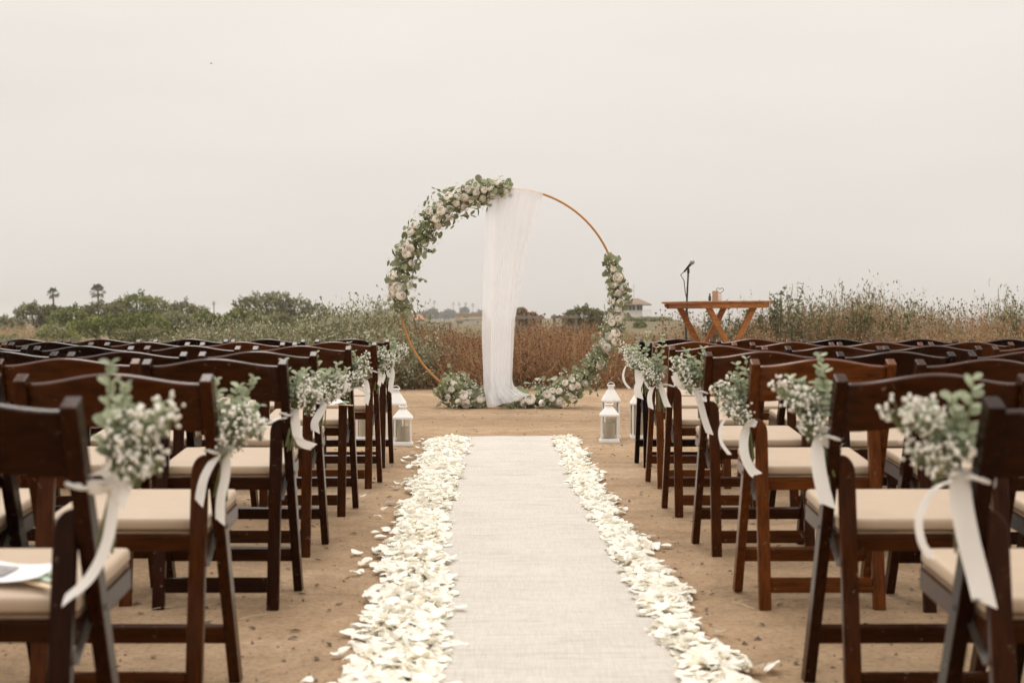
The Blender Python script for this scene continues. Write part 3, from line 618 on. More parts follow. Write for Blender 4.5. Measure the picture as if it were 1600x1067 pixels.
def rose_mesh(seed, open_=1.0):
    """a cupped garden rose: petals wrapped in shells over a ball, outer ones opening"""
    R = random.Random(seed); mb = MB()
    for ring, (n, rad, a_end, wid, flare) in enumerate(((5, 1.0, 74, .86, .20), (5, .93, 56, .84, .15), (5, .84, 42, .82, .12), (4, .74, 30, .95, .09), (4, .62, 20, .98, .06), (3, .50, 10, 1.2, .03))):
        for k in range(n):
            ph = 6.283 * k / n + ring * .63 + R.uniform(-.2, .2); V = []; nu, nv = 4, 5; ae = math.radians(a_end * open_ + R.uniform(-6, 6)); rr = rad * R.uniform(.96, 1.03)
            for j in range(nv + 1):
                t = j / nv; al = math.radians(150) + (ae - math.radians(150)) * t
                for i in range(nu + 1):
                    s_ = i / nu * 2 - 1; a = ph + s_ * wid * (.6 + .4 * math.sin(t * 2.4 + .2)); al2 = al + .16 * s_ * s_ * t
                    r = rr * (1 + flare * max(0, (t - .7) / .3) ** 2 + .02 * s_ * (1 if k % 2 else -1)) + R.uniform(-.01, .01)
                    V.append((.5 * r * math.sin(al2) * math.cos(a), .5 * r * math.sin(al2) * math.sin(a), .42 * r * math.cos(al2)))
            mb.add(V, [(j * 5 + i, j * 5 + i + 1, (j + 1) * 5 + i + 1, (j + 1) * 5 + i) for j in range(nv) for i in range(nu)], 1 if ring >= 4 else 0)
    return mb.mesh('rose', [M['rose'], M['rose_heart']], smooth=True)
ROSE = [rose_mesh(1), rose_mesh(2, .8), rose_mesh(3, 1.15), rose_mesh(4, .95)]
def aim(n, up=None, spin=0):
    q = Vector(n).to_track_quat('Z', 'Y').to_matrix() @ Matrix.Rotation(spin, 3, 'Z'); return q.to_euler()
def ring_pt(t, rad=AR): return Vector((rad * math.cos(t), 0, AC.z + rad * math.sin(t)))
def garland(name, label, t0, t1, rho, n_leaf, n_stuff, n_rose, n_nar, seed, roses=None):
    R = random.Random(seed); g = empty(name, (AC.x, YA, 0)); tag(g, label, 'garland', 'flower garlands on the arch')
    b = MB(); b.tube([ring_pt(t0 + (t1 - t0) * k / 24) + Vector((0, -.02 * math.sin(k), .0)) for k in range(25)], .016, 6)
    b.build('vine_stem', M['stem'], g, smooth=True)
    def place(frac, surf=True):
        t = t0 + (t1 - t0) * frac; rr = float(np.interp(frac, [p[0] for p in rho], [p[1] for p in rho])); a = R.uniform(0, 6.28)
        k = rr * (R.uniform(.55, 1.22) if surf else R.uniform(.05, .8)); er = Vector((math.cos(t), 0, math.sin(t))); ey = Vector((0, -1, 0))
        d = er * math.cos(a) + ey * math.sin(a) * .85; p = ring_pt(t) + d * k; return t, p, d
    for i in range(n_leaf):
        t, p, d = place(R.random()); d = Vector((d.x, d.y - .35, d.z)).normalized() + Vector((R.gauss(0, .45), R.gauss(0, .3), R.gauss(0, .45)))
        sz = R.uniform(.050, .090); p.z = p.z if p.z > .03 else .03 + abs(p.z) * .7
        narrow = R.random() < n_nar
        me = R.choice(LEAFN) if narrow else R.choice(LEAF)
        ob('leaf', me, g, p, aim(d, spin=R.uniform(0, 6.28)), sz * (1.25 if narrow else 1) * R.uniform(.85, 1.1))
    mb = MB()
    for i in range(n_stuff):
        t, p, d = place(R.random(), False); d = d + Vector((R.gauss(0, .6), R.gauss(0, .5), R.gauss(0, .6))); sz = R.uniform(.045, .075); p.z = p.z if p.z > .025 else .025 + abs(p.z) * .7
        me = R.choice(LEAF[:2] if R.random() > n_nar else LEAFN); E = aim(d, spin=R.uniform(0, 6.28)).to_matrix()
        mb.add([p + E @ v.co * sz for v in me.vertices], [tuple(q.vertices) for q in me.polygons], 1 if me in LEAFN else 0)
    mb.build('foliage', [M['euca'], M['olive']], g)['kind'] = 'stuff'
    # thin sprays that stick out of the outline
    for i in range(max(3, n_leaf // 22)):
        t, p, d = place(R.random()); L_ = R.uniform(.07, .14); dd = (d + Vector((R.gauss(0, .5), -.2, R.gauss(0, .5)))).normalized(); q = p + dd * L_
        st = MB(); st.tube([p, p.lerp(q, .5) + Vector((0, 0, .015)), q], .0025, 4); sp = st.build('sprig', M['stem'], g)
        for k in range(5):
            c = p.lerp(q, .35 + .16 * k); me = R.choice(LEAFN if R.random() < n_nar * 1.5 else LEAF)
            ob('leaf', me, sp, (c.x, c.y, max(.02, c.z)), aim(dd.cross(Vector((R.gauss(0, 1), -1, R.gauss(0, 1)))) + Vector((0, -.6, 0)), spin=R.uniform(0, 6.28)), R.uniform(.03, .05))
    fl = MB()
    for i in range(n_rose * 26):
        t, p, d = place(R.random()); p = p + Vector((0, -.02, 0)); r = R.uniform(.005, .010)
        fl.add([p + Vector(v) * r for v in ((1, 0, 0), (-1, 0, 0), (0, 1, 0), (0, -1, 0), (0, 0, 1), (0, 0, -1))], [(0, 2, 4), (2, 1, 4), (1, 3, 4), (3, 0, 4), (2, 0, 5), (1, 2, 5), (3, 1, 5), (0, 3, 5)])
    fl.build('filler_blossoms', M['bud'], g)['kind'] = 'stuff'
    done = []; clus = [R.uniform(.04, .96) for _ in range(max(4, n_rose // 4))]
    for i in range(n_rose * 6):
        if len(done) >= n_rose: break
        frac = min(.97, max(.02, R.choice(clus) + R.gauss(0, .045))); t = t0 + (t1 - t0) * frac; rr = float(np.interp(frac, [p[0] for p in rho], [p[1] for p in rho])); a = R.uniform(-.95, .95)
        er = Vector((math.cos(t), 0, math.sin(t))); p = ring_pt(t) + er * rr * .62 * a + Vector((0, -rr * (1.0 - .45 * abs(a)), 0)); sz = R.uniform(.058, .100); p.z = max(p.z, .06)
        if any((p - q).length < .066 for q in done): continue
        done.append(p); n = er * a * .8 + Vector((R.gauss(0, .25), -1, R.gauss(0, .25) + .15)); ob('rose', R.choice(ROSE), g, p, aim(n, spin=R.uniform(0, 6.28)), sz)
    return g
D = math.radians
garland('flower_garland', 'full garland of white roses and eucalyptus over the upper left of the ring', D(90), D(189), [(0, .08), (.1, .13), (.3, .17), (.55, .175), (.8, .15), (.93, .14), (1, .08)], 300, 900, 36, .22, 1)
garland('flower_garland', 'white rose and eucalyptus garland curving down the lower right of the ring', D(21), D(-93), [(0, .07), (.12, .105), (.35, .115), (.5, .105), (.68, .16), (.8, .21), (.92, .19), (1, .14)], 300, 900, 34, .05, 2)
garland('flower_garland', 'low clump of white roses and eucalyptus at the left foot of the ring', D(-103), D(-128), [(0, .15), (.3, .18), (.7, .20), (1, .14)], 150, 420, 9, .05, 3)

# ------------------------------------------------------------------ runner and petals
LO = [(3.0, -.445), (3.69, -.457), (4.49, -.465), (5.16, -.50), (6.24, -.528), (7.9, -.569), (10.4, -.640), (10.9, -.62)]
LI = [(3.0, -.17), (3.69, -.183), (4.59, -.195), (5.89, -.285), (7.9, -.313), (10.77, -.315)]
RO = [(3.0, .62), (3.69, .606), (4.49, .576), (5.16, .58), (6.24, .52), (7.9, .505), (10.77, .50)]
RI = [(3.0, .44), (3.69, .432), (4.49, .424), (5.16, .406), (6.24, .379), (7.9, .338), (10.77, .315)]
ip = lambda a, y: float(np.interp(y, [p[0] for p in a], [p[1] for p in a]))
Y1 = 11.15; V = []; nu, nv = 40, 420
for j in range(nv + 1):
    y = 1.6 + (Y1 - 1.6) * j / nv; cx = .085 - (y - 3.7) / 6.6 * .15
    for i in range(nu + 1):
        x = cx + (i / nu - .5) * .86
        z = .012 + .010 * noise.noise((x * 1.2, y * 3.4, 1)) + .008 * noise.noise((x * 2.0, y * 8, 5)) + .0035 * noise.noise((x * 5, y * 20, 9))
        V.append((x, y + (.012 * noise.noise((x * 6, 0, 4)) if j == nv else 0), gh(x, y) * .5 + max(.004, z)))
F_ = [(j * (nu + 1) + i, j * (nu + 1) + i + 1, (j + 1) * (nu + 1) + i + 1, (j + 1) * (nu + 1) + i) for j in range(nv) for i in range(nu)]
tag(ob('aisle_runner', mesh('aisle_runner', V, F_, M['runner'], smooth=True)), 'long ivory linen runner laid down the middle of the aisle', 'aisle runner')
def petal_mesh(seed, m):
    R = random.Random(seed); n = 5; V = []; cu = R.uniform(.15, .5); fl = R.uniform(.1, .5); tw = R.uniform(-.35, .35); wv = R.uniform(.03, .09); ph = R.uniform(0, 6)
    for j in range(n + 1):
        t = j / n; w = math.sin(math.pi * (.12 + .80 * t) ** .85) ** .7
        for i in range(n + 1):
            s_ = i / n * 2 - 1; x = .5 * s_ * w; y = t - .5 - .08 * s_ * s_ * (t > .5)
            z = cu * (x * x * 1.6 + (y * y) * .55) + fl * .35 * max(0, t - .55) * (t - .55) * -4 + tw * x * y + wv * math.sin(5 * s_ + ph) * t
            V.append((x, y, z))
    return mesh('rose_petal', V, [(j * (n + 1) + i, j * (n + 1) + i + 1, (j + 1) * (n + 1) + i + 1, (j + 1) * (n + 1) + i) for j in range(n) for i in range(n)], m, smooth=True)
PET = [petal_mesh(i, M['petal']) for i in range(9)] + [petal_mesh(40 + i, M['petal_tan']) for i in range(1)]
rp = random.Random(21); cand = []
for side in (0, 1):
    for i in range(4300 if side == 0 else 3300):
        y = 3.15 + (10.95 - 3.15) * rp.random(); a, b_ = (ip(LO, y), ip(LI, y)) if side == 0 else (ip(RI, y), ip(RO, y))
        wob = .022 * math.sin(y * 5.3 + side) + .02 * math.sin(y * 13 + 2 * side); u = min(1, max(0, rp.betavariate(1.25, 1.25))) if rp.random() > .06 else min(1.1, max(-.35, rp.gauss(.35, .42))) if side == 0 else max(-.1, min(1.45, rp.gauss(.65, .45)))
        if side == 0: a += wob + .015; b_ += wob * .5
        else: b_ += wob - .015; a += wob * .4
        x = a + (b_ - a) * u; core = max(0, 1 - (2 * u - 1) ** 2)
        z = .010 + .016 * core * rp.random(); sz = rp.uniform(.030, .053)
        cand.append((side, x, y, z, sz, core * rp.random() * .3, u))
for x, y, sz in ((-.462, 3.92, .05), (.635, 3.72, .058), (-.48, 6.3, .05), (-.66, 8.95, .045), (.56, 4.55, .06), (-.42, 4.05, .05), (-.545, 6.9, .05), (-.76, 7.25, .03), (.50, 6.75, .05), (-.52, 5.55, .055)):
    cand.append((2, x, y, .012, sz, .1, .5))
def vis(c): return (c[0] == 2) * 5 + (3.55 < c[2] < 6.2) * (c[3] * 14 + c[4] * 8) / (c[2] / 3.6)
cand.sort(key=lambda c: -vis(c)); stuffp = MB()
def petal_label(side, u):
    sd_ = ('left', 'right')[side]; v = u if side == 0 else 1 - u           # 0 at the dirt, 1 at the linen
    if v < .28: return f'white rose petal on the outer dirt edge of the {sd_} petal drift'
    if v > .72: return f'white rose petal on the inner linen edge of the {sd_} petal drift'
    return f'white rose petal heaped along the middle of the {sd_} petal drift'
for i, (side, x, y, z, sz, tilt, u) in enumerate(cand):
    me = PET[9] if rp.random() < .05 else PET[rp.randrange(9)]
    E = Euler((rp.gauss(0, .17 + tilt), rp.gauss(0, .17 + tilt), rp.uniform(0, 6.28)), 'ZYX'); flip = rp.random() < .3
    if flip: E = Euler((E.x + math.pi, E.y, E.z), 'ZYX'); z += .012
    z += gh(x, y)
    if i < 300:
        o = ob('rose_petal', me, None, (x, y, z + .008), E, (sz, sz * rp.uniform(.9, 1.25), sz))
        if side < 2: tag(o, petal_label(side, u), 'petal', 'rose petals along the runner')
        else: tag(o, 'loose white rose petal lying on bare dirt beside the drift', 'petal', 'stray rose petals')
    else:
        Rm = E.to_matrix(); sc = rp.uniform(.9, 1.25); p = Vector((x, y, z + .004))
        stuffp.add([p + Rm @ Vector((v.co.x * sz, v.co.y * sz * sc, v.co.z * sz)) for v in me.vertices], [tuple(q.vertices) for q in me.polygons], 1 if me is PET[9] else 0)
tag(stuffp.build('petal_drift', [M['petal'], M['petal_tan']], smooth=True), 'drifts of white rose petals along both runner edges', 'petals', kind='stuff')

# ------------------------------------------------------------------ chairs
PH, PLEAN = .797, .345                                  # post height and backward lean
def post_y(z): return -PLEAN * z / PH
def chair_parts():
    out = []
    for sx in (-1, 1):
        x = sx * .2175; w, d = .0145, .0225
        b = MB(); b.hexa([(x - w, -d, 0), (x + w, -d, 0), (x + w, d, 0), (x - w, d, 0), (x - w, -PLEAN - d * .85, PH - .010), (x + w, -PLEAN - d * .85, PH - .010), (x + w, -PLEAN + d * .8, PH + .008), (x - w, -PLEAN + d * .8, PH + .008)])
        out.append(('post', b.mesh('post', M['wood_v'], bevel=.0035)))
    for sx in (-1, 1):                                  # rear leg, inner top corner rounded
        x = sx * .1835; w, d = .0195, .012; zt = .607; V = []; pro = [(-w, 0), (w, 0)]
        top = [(w * sx, zt)] if sx > 0 else []
        arcp = [(-sx * w + sx * w * 1.5 * (1 - math.cos(a)), zt - .045 + .045 * math.sin(a)) for a in np.linspace(0, math.pi / 2, 7)]
        outer = [(sx * w, zt - .008), (sx * w - sx * .005, zt)]
        pr = [(-sx * w, 0), (sx * w, 0)] + outer + arcp[::-1]
        yy = lambda z, s_: -.33 + .075 * z / .6 + s_ * d
        n = len(pr); V = [(x + p, yy(z, -1), z) for p, z in pr] + [(x + p, yy(z, 1), z) for p, z in pr]
        F_ = [tuple(range(n)), tuple(range(2 * n - 1, n - 1, -1))] + [(i, (i + 1) % n, n + (i + 1) % n, n + i) for i in range(n)]
        out.append(('rear_leg', mesh('rear_leg', V, F_, M['wood_v'], bevel=.0025, seg=1)))
    # curved back slat
    nu, nz = 24, 4; V = []
    for side in (0, 1):
        for j in range(nz + 1):
            t = j / nz
            for i in range(nu + 1):
                u = i / nu * 2 - 1; arch_ = .5 + .5 * math.cos(math.pi * min(1, abs(u) * 1.02)); z = (.668 + .018 * arch_) * (1 - t) + (PH - .016 + .024 * arch_) * t
                q_ = .009 if side else -.009; V.append((u * .2045, post_y(z) - .030 * (1 - u * u) + q_ * .917, z + q_ * .397))
    m = (nu + 1) * (nz + 1); g = lambda s_, j, i: s_ * m + j * (nu + 1) + i; F_ = []
    for j in range(nz):
        for i in range(nu): F_ += [(g(0, j, i), g(0, j, i + 1), g(0, j + 1, i + 1), g(0, j + 1, i)), (g(1, j, i + 1), g(1, j, i), g(1, j + 1, i), g(1, j + 1, i + 1))]
    for i in range(nu): F_ += [(g(0, nz, i), g(0, nz, i + 1), g(1, nz, i + 1), g(1, nz, i)), (g(0, 0, i + 1), g(0, 0, i), g(1, 0, i), g(1, 0, i + 1))]
    for j in range(nz): F_ += [(g(0, j + 1, 0), g(1, j + 1, 0), g(1, j, 0), g(0, j, 0)), (g(0, j, nu), g(1, j, nu), g(1, j + 1, nu), g(0, j + 1, nu))]
    me = mesh('backrest', V, F_, M['wood_h'], bevel=.004, seg=2); me.polygons.foreach_set('use_smooth', [True] * len(me.polygons))
    try: me.set_sharp_from_angle(angle=math.radians(40))
    except Exception: pass
    out.append(('backrest', me))
    tilt = math.atan2(.030, .355); Rx = Matrix.Rotation(tilt, 3, 'X')
    sc = Vector((0, -.068, .436))                       # seat centre, top of frame
    b = MB(); b.box(sc + Rx @ Vector((0, .005, .016)), (.398, .36, .030), Rx); me = b.mesh('seat_cushion', M['vinyl'], bevel=.013, seg=4); me.polygons.foreach_set('use_smooth', [True] * len(me.polygons)); out.append(('seat_cushion', me))
    b = MB(); b.box(sc + Rx @ Vector((0, .003, -.0035)), (.392, .356, .006), Rx); out.append(('seat_board', b.mesh('seat_board', M['board'], bevel=.001, seg=1)))
    for sx in (-1, 1):
        b = MB(); b.box(sc + Rx @ Vector((sx * .188, 0, -.030)), (.022, .37, .044), Rx); out.append(('seat_rail', b.mesh('seat_rail', M['wood_v'], bevel=.003)))
    for yy in (-.172, .172):
        b = MB(); b.box(sc + Rx @ Vector((0, yy, -.028)), (.35, .02, .038), Rx); out.append(('seat_apron', b.mesh('seat_apron', M['wood_h'], bevel=.003)))
    b = MB(); b.box((0, post_y(.135), .135), (.408, .020, .048), Matrix.Rotation(.41, 3, 'X')); out.append(('stretcher', b.mesh('stretcher', M['wood_h'], bevel=.003)))
    b = MB(); b.box((0, -.33 + .075 * .078 / .6, .078), (.325, .018, .048)); out.append(('stretcher', b.mesh('stretcher', M['wood_h'], bevel=.003)))
    for sx in (-1, 1):                                  # steel link between seat rail and rear leg, pivot bolts
        b = MB(); b.bar((sx * .2035, -.275, .345), (sx * .2035, -.17, .415), .003, .014, up=(1, 0, 0)); out.append(('hinge_link', b.mesh('hinge_link', M['steel'])))
        b = MB(); b.tube([(sx * .2295, post_y(.425), .425), (sx * .2335, post_y(.425), .425)], .006, 10); out.append(('pivot_bolt', b.mesh('pivot_bolt', M['black'])))
    return out
CP = chair_parts()
ORD = ['first', 'second', 'third', 'fourth', 'fifth', 'sixth', 'seventh']
ROWS = [(2.70, -.735, .790), (3.67, -.712, .763), (4.89, -.733, .775), (5.90, -.773, .759), (7.02, -.771, .752), (8.13, -.755, .775), (9.19, -.778, .805)]
TONE = {(1, 2, 0): 1.0, (1, 4, 0): .55, (1, 5, 0): .9, (1, 3, 0): .4, (-1, 1, 0): .35, (-1, 3, 0): .35, (-1, 4, 0): .3, (-1, 5, 0): .5, (-1, 2, 1): .55, (1, 5, 1): .6, (1, 1, 0): .3, (-1, 0, 0): .15, (1, 0, 0): .2}
rc = random.Random(4); seats = {}
for ri, (Yf, XL, XR) in enumerate(ROWS):
    for side, X0 in ((-1, XL), (1, XR)):
        k = 0
        while True:
            inner = abs(X0) + k * .51 + rc.uniform(-.008, .008) * (k > 0)
            if k and inner > .362 * (Yf + .12): break
            x = side * (inner + .2175); y = Yf + (rc.uniform(-.06, .06) if k else 0); rz = rc.gauss(0, .03) if k else rc.gauss(0, .012)
            c = empty('folding_chair', (x, y, 0), rz); sd_ = 'left' if side < 0 else 'right'
            if k == 0: lab = f'dark wooden folding chair with bouquet at the aisle, {ORD[ri]} row from the camera, {sd_} side'
            else: lab = f'wooden folding chair, {ORD[k]} from the aisle, {ORD[ri]} row from the camera, {sd_} side'
            tag(c, lab, 'chair', 'folding chairs in rows beside the aisle')
            tone = TONE.get((side, ri, k), rc.choice((.0, .04, .1, .25, .5))); seats[(side, ri, k)] = c
            for nm, me in CP:
                o = ob(nm, me, c); tt = min(1, max(0, tone + rc.gauss(0, .07))); o.color = (tt, tt, tt, 1)
            k += 1

# ------------------------------------------------------------------ aisle bouquets
def puff(seed):
    R = random.Random(seed); mb = MB(); t = (1 + 5 ** .5) / 2
    ico = [Vector(v).normalized() for v in ((-1, t, 0), (1, t, 0), (-1, -t, 0), (1, -t, 0), (0, -1, t), (0, 1, t), (0, -1, -t), (0, 1, -t), (t, 0, -1), (t, 0, 1), (-t, 0, -1), (-t, 0, 1))]
    fc = [(0, 11, 5), (0, 5, 1), (0, 1, 7), (0, 7, 10), (0, 10, 11), (1, 5, 9), (5, 11, 4), (11, 10, 2), (10, 7, 6), (7, 1, 8), (3, 9, 4), (3, 4, 2), (3, 2, 6), (3, 6, 8), (3, 8, 9), (4, 9, 5), (2, 4, 11), (6, 2, 10), (8, 6, 7), (9, 8, 1)]
    for i in range(28):
        d = Vector((R.gauss(0, 1), R.gauss(0, 1), R.gauss(0, 1))).normalized() * R.uniform(.3, 1) ** .5 * .046; r = R.uniform(.0038, .0068); sq = R.uniform(.6, 1)
        E = Euler((R.uniform(0, 6), R.uniform(0, 6), 0)).to_matrix()
        mb.add([d + E @ Vector((v.x * r * R.uniform(.85, 1.15), v.y * r, v.z * r * sq)) for v in ico], fc, 0)
        mb.tube([Vector((0, 0, -.05)), d * .6 + Vector((0, 0, -.008)), d], .0006, 3, 1, cap=False)
    return mb.mesh('babys_breath', [M['bud'], M['stem']], smooth=True)
PUFF = [puff(i) for i in range(5)]
def strip(name, pts, w, parent, taper=True, side=None, seg=8):
    pts = [Vector(p) for p in pts]; fine = []                                          # Catmull-Rom
    ext = [pts[0] * 2 - pts[1]] + pts + [pts[-1] * 2 - pts[-2]]
    for i in range(1, len(ext) - 2):
        for k in range(seg):
            t = k / seg; a, b_, c, d = ext[i - 1:i + 3]; fine.append(.5 * ((2 * b_) + (c - a) * t + (2 * a - 5 * b_ + 4 * c - d) * t * t + (-a + 3 * b_ - 3 * c + d) * t ** 3))
    fine.append(pts[-1]); V = []; n = len(fine); sv = Vector(side) if side else Vector((.75, -.2, .3))
    for i, p in enumerate(fine):
        t = (fine[min(i + 1, n - 1)] - fine[max(i - 1, 0)]).normalized(); x = (sv - t * t.dot(sv)).normalized()
        if i == 0: pv = x
        x = (pv * .75 + x * .25).normalized() if i else x; x = (x - t * t.dot(x)).normalized(); pv = x; ww = w * (.55 + .45 * min(1, i / 4)) if taper else w
        nn = t.cross(x) * .0006; off = t * w * .35 if i == n - 1 else Vector()
        V += [p - x * ww / 2 + nn - off, p + nn * 4, p + x * ww / 2 + nn + off]
    F_ = [(i * 3 + j, i * 3 + j + 1, (i + 1) * 3 + j + 1, (i + 1) * 3 + j) for i in range(n - 1) for j in (0, 1)]
    return ob(name, mesh(name, V, F_, M['satin'], smooth=True), parent)
# photo paths of the ribbon ends, (row, side): list of (width m, depth shift, points)
TAILS = {
 (0, -1): [(.030, -.06, [(178, 756), (176, 800), (165, 855), (138, 905), (100, 938)]), (.026, -.03, [(176, 752), (160, 738), (128, 752), (150, 764), (180, 757)]), (.026, -.03, [(180, 754), (205, 735), (196, 765), (188, 790)])],
 (1, -1): [(.034, -.04, [(350, 702), (332, 722), (318, 750), (311, 786)]), (.032, -.02, [(354, 705), (352, 745), (345, 780), (344, 815)]), (.012, -.01, [(354, 700), (400, 672), (430, 655), (448, 652)])],
 (2, -1): [(.036, -.02, [(462, 645), (464, 668), (470, 690), (490, 698)]), (.040, -.03, [(460, 645), (462, 665), (466, 684)]), (.014, 0, [(458, 646), (440, 652), (420, 662)])],
 (3, -1): [(.045, -.02, [(508, 628), (500, 645), (492, 660), (493, 674)]), (.028, -.04, [(508, 625), (522, 622), (536, 610), (542, 598)])],
 (4, -1): [(.034, -.02, [(545, 598), (530, 602), (520, 606), (540, 610), (560, 606), (574, 615), (572, 630)]), (.030, -.03, [(546, 600), (560, 590), (572, 596), (575, 612)]), (.03, 0, [(545, 598), (530, 592), (522, 600), (525, 607)])],
 (5, -1): [(.03, -.02, [(590, 580), (594, 590), (592, 602)]), (.025, -.02, [(592, 582), (600, 586), (597, 598)])],
 (6, -1): [(.042, -.02, [(611, 572), (613, 585), (611, 600), (610, 613)]), (.03, -.02, [(612, 573), (606, 580), (609, 590)])],
 (0, 1): [(.044, -.05, [(1498, 740), (1503, 790), (1515, 850), (1528, 900), (1538, 942)]), (.016, -.02, [(1494, 748), (1460, 765), (1437, 805), (1440, 845), (1456, 872)]), (.016, .0, [(1500, 742), (1522, 764), (1548, 762), (1550, 750)])],
 (1, 1): [(.040, -.04, [(1276, 688), (1278, 720), (1284, 755), (1293, 790)]), (.024, -.02, [(1278, 680), (1292, 692), (1308, 697), (1318, 695)]), (.024, 0, [(1278, 665), (1290, 672), (1308, 674), (1314, 668)])],
 (2, 1): [(.036, -.04, [(1168, 660), (1162, 690), (1165, 715), (1175, 735), (1183, 742)]), (.014, -.03, [(1168, 655), (1146, 645), (1127, 665), (1127, 690), (1140, 710)]), (.03, -.05, [(1166, 655), (1176, 660), (1174, 668), (1164, 665)])],
 (3, 1): [(.032, -.03, [(1088, 612), (1095, 632), (1101, 655), (1109, 678)]), (.032, -.05, [(1086, 610), (1070, 606), (1058, 598), (1053, 585)]), (.026, -.05, [(1088, 612), (1098, 618), (1100, 628), (1092, 626)])],
 (4, 1): [(.030, -.03, [(1030, 602), (1020, 606), (1015, 620), (1017, 638)]), (.034, -.03, [(1032, 602), (1036, 615), (1041, 630), (1044, 636)])],
 (5, 1): [(.050, -.03, [(1003, 582), (1000, 595), (996, 608), (999, 622)]), (.02, -.02, [(1006, 588), (1010, 600), (1016, 608)])],
 (6, 1): [(.018, -.04, [(993, 570), (980, 570), (974, 584), (976, 597), (984, 607)]), (.04, -.02, [(996, 572), (996, 590), (998, 602)])],
}
TIE = {(0, -1): (178, 755), (1, -1): (354, 704), (2, -1): (460, 646), (3, -1): (507, 628), (4, -1): (546, 600), (5, -1): (590, 580), (6, -1): (611, 572),
       (0, 1): (1496, 745), (1, 1): (1280, 682), (2, 1): (1168, 658), (3, 1): (1090, 612), (4, 1): (1030, 602), (5, 1): (1005, 583), (6, 1): (995, 572)}
for (ri, side), (tx_, ty_) in TIE.items():
    Yf, XL, XR = ROWS[ri]; R = random.Random(100 + ri * 2 + (side > 0)); Yb = Yf - .265
    o = P(tx_, ty_, Yb); q = empty('chair_bouquet', o); sd_ = 'left' if side < 0 else 'right'; out = -side        # aisle direction
    tag(q, f"bouquet of baby's breath and eucalyptus tied to the {sd_} aisle chair, {ORD[ri]} row from camera", 'bouquet', 'bouquets tied to the aisle chairs')
    b = MB()
    for k in range(7):
        a = R.uniform(0, 6.28); b.tube([Vector((.012 * math.cos(a) - out * R.uniform(.0, .03), .012 * math.sin(a), -R.uniform(.09, .13))), Vector((.006 * math.cos(a), .006 * math.sin(a), 0)), Vector((.02 * math.cos(a) + out * .02, .02 * math.sin(a), .07))], .0028, 5)
    b.build('stem_bundle', M['stem'], q, smooth=True)
    b = MB(); b.tube([(0, 0, -.016), (0, 0, .016)], .015, 10); b.build('ribbon_knot', M['satin'], q, smooth=True)
    post = Vector((side * abs(XL if side < 0 else XR), Yf + post_y(o.z), o.z)) - o           # ribbon round the post
    b = MB(); b.tube([post + Vector((.020 * math.cos(a), .029 * math.sin(a), .004 * math.sin(a * 2))) for a in np.linspace(0, 6.28, 18, endpoint=False)], .0045, 6, closed=True); b.tube([Vector((0, 0, 0)), post * .6 + Vector((0, -.012, .004)), post + Vector((0, -.028, 0))], .005, 6); b.build('ribbon_wrap', M['satin'], q, smooth=True)
    ns = 5
    for k in range(ns):                                   # eucalyptus sprigs with leaf pairs, on the chair side and top
        f = k / (ns - 1); dirv = Vector((out * (-.10 + .62 * f) + R.gauss(0, .06), R.uniform(-.25, .1), 1)).normalized(); L_ = R.uniform(.13, .19) * (1.25 if k == 0 else 1) * (.9 if f > .7 else 1)
        pts = [Vector((0, 0, 0)), dirv * L_ * .5 + Vector((0, -.01, 0)), dirv * L_ + Vector((out * .02 * f, 0, -.012 * f))]; st = MB(); st.tube(pts, [.002, .0016, .001], 5); sp = st.build('eucalyptus_sprig', M['stem'], q)
        nl = 9 if ri < 4 else 7
        for m_ in range(nl):
            t = .30 + .70 * m_ / (nl - 1); c = pts[0].lerp(pts[1], t * 2) if t < .5 else pts[1].lerp(pts[2], t * 2 - 1); sz = .033 * (1.15 - .6 * t) * R.uniform(.85, 1.25)
            az = m_ * 1.57 + R.uniform(-.4, .4); sidev = Vector((math.cos(az), math.sin(az), .45))
            for s2 in (1, -1):
                dl = Vector((sidev.x * s2, sidev.y * s2, sidev.z)).normalized(); nrm = (dirv - dl * dl.dot(dirv) + Vector((0, -.5, 0)) + Vector((R.gauss(0, .2), R.gauss(0, .2), 0))).normalized()
                yv = (dl - nrm * dl.dot(nrm)).normalized(); xv = yv.cross(nrm); E = Matrix((xv, yv, nrm)).transposed().to_euler()
                ob('leaf', R.choice(LEAFP), sp, c, E, sz)
    for k in range(11 if ri < 3 else 9):                  # gypsophila heads, fuller on the aisle side
        a, rr, h_ = R.uniform(0, 6.28), R.uniform(0, 1) ** .5, R.uniform(0, 1)
        c = Vector((out * (.040 + .040 * h_ * R.random()) + .040 * rr * math.cos(a), -.030 + .034 * rr * math.sin(a), .028 + .085 * h_ + .015 * math.cos(a) * out))
        ob('babys_breath', PUFF[R.randrange(5)], q, c, (R.uniform(-.4, .4), R.uniform(-.4, .4), R.uniform(0, 6.28)), R.uniform(.68, .92))
    for (w, dy, pts) in TAILS[(ri, side)]:
        pp = [P(x, y, Yb + dy * (i / (len(pts) - 1)) - .012) - o for i, (x, y) in enumerate(pts)]
        strip('ribbon_tail', pp, w * .85, q, side=(.85, -.35, .25))

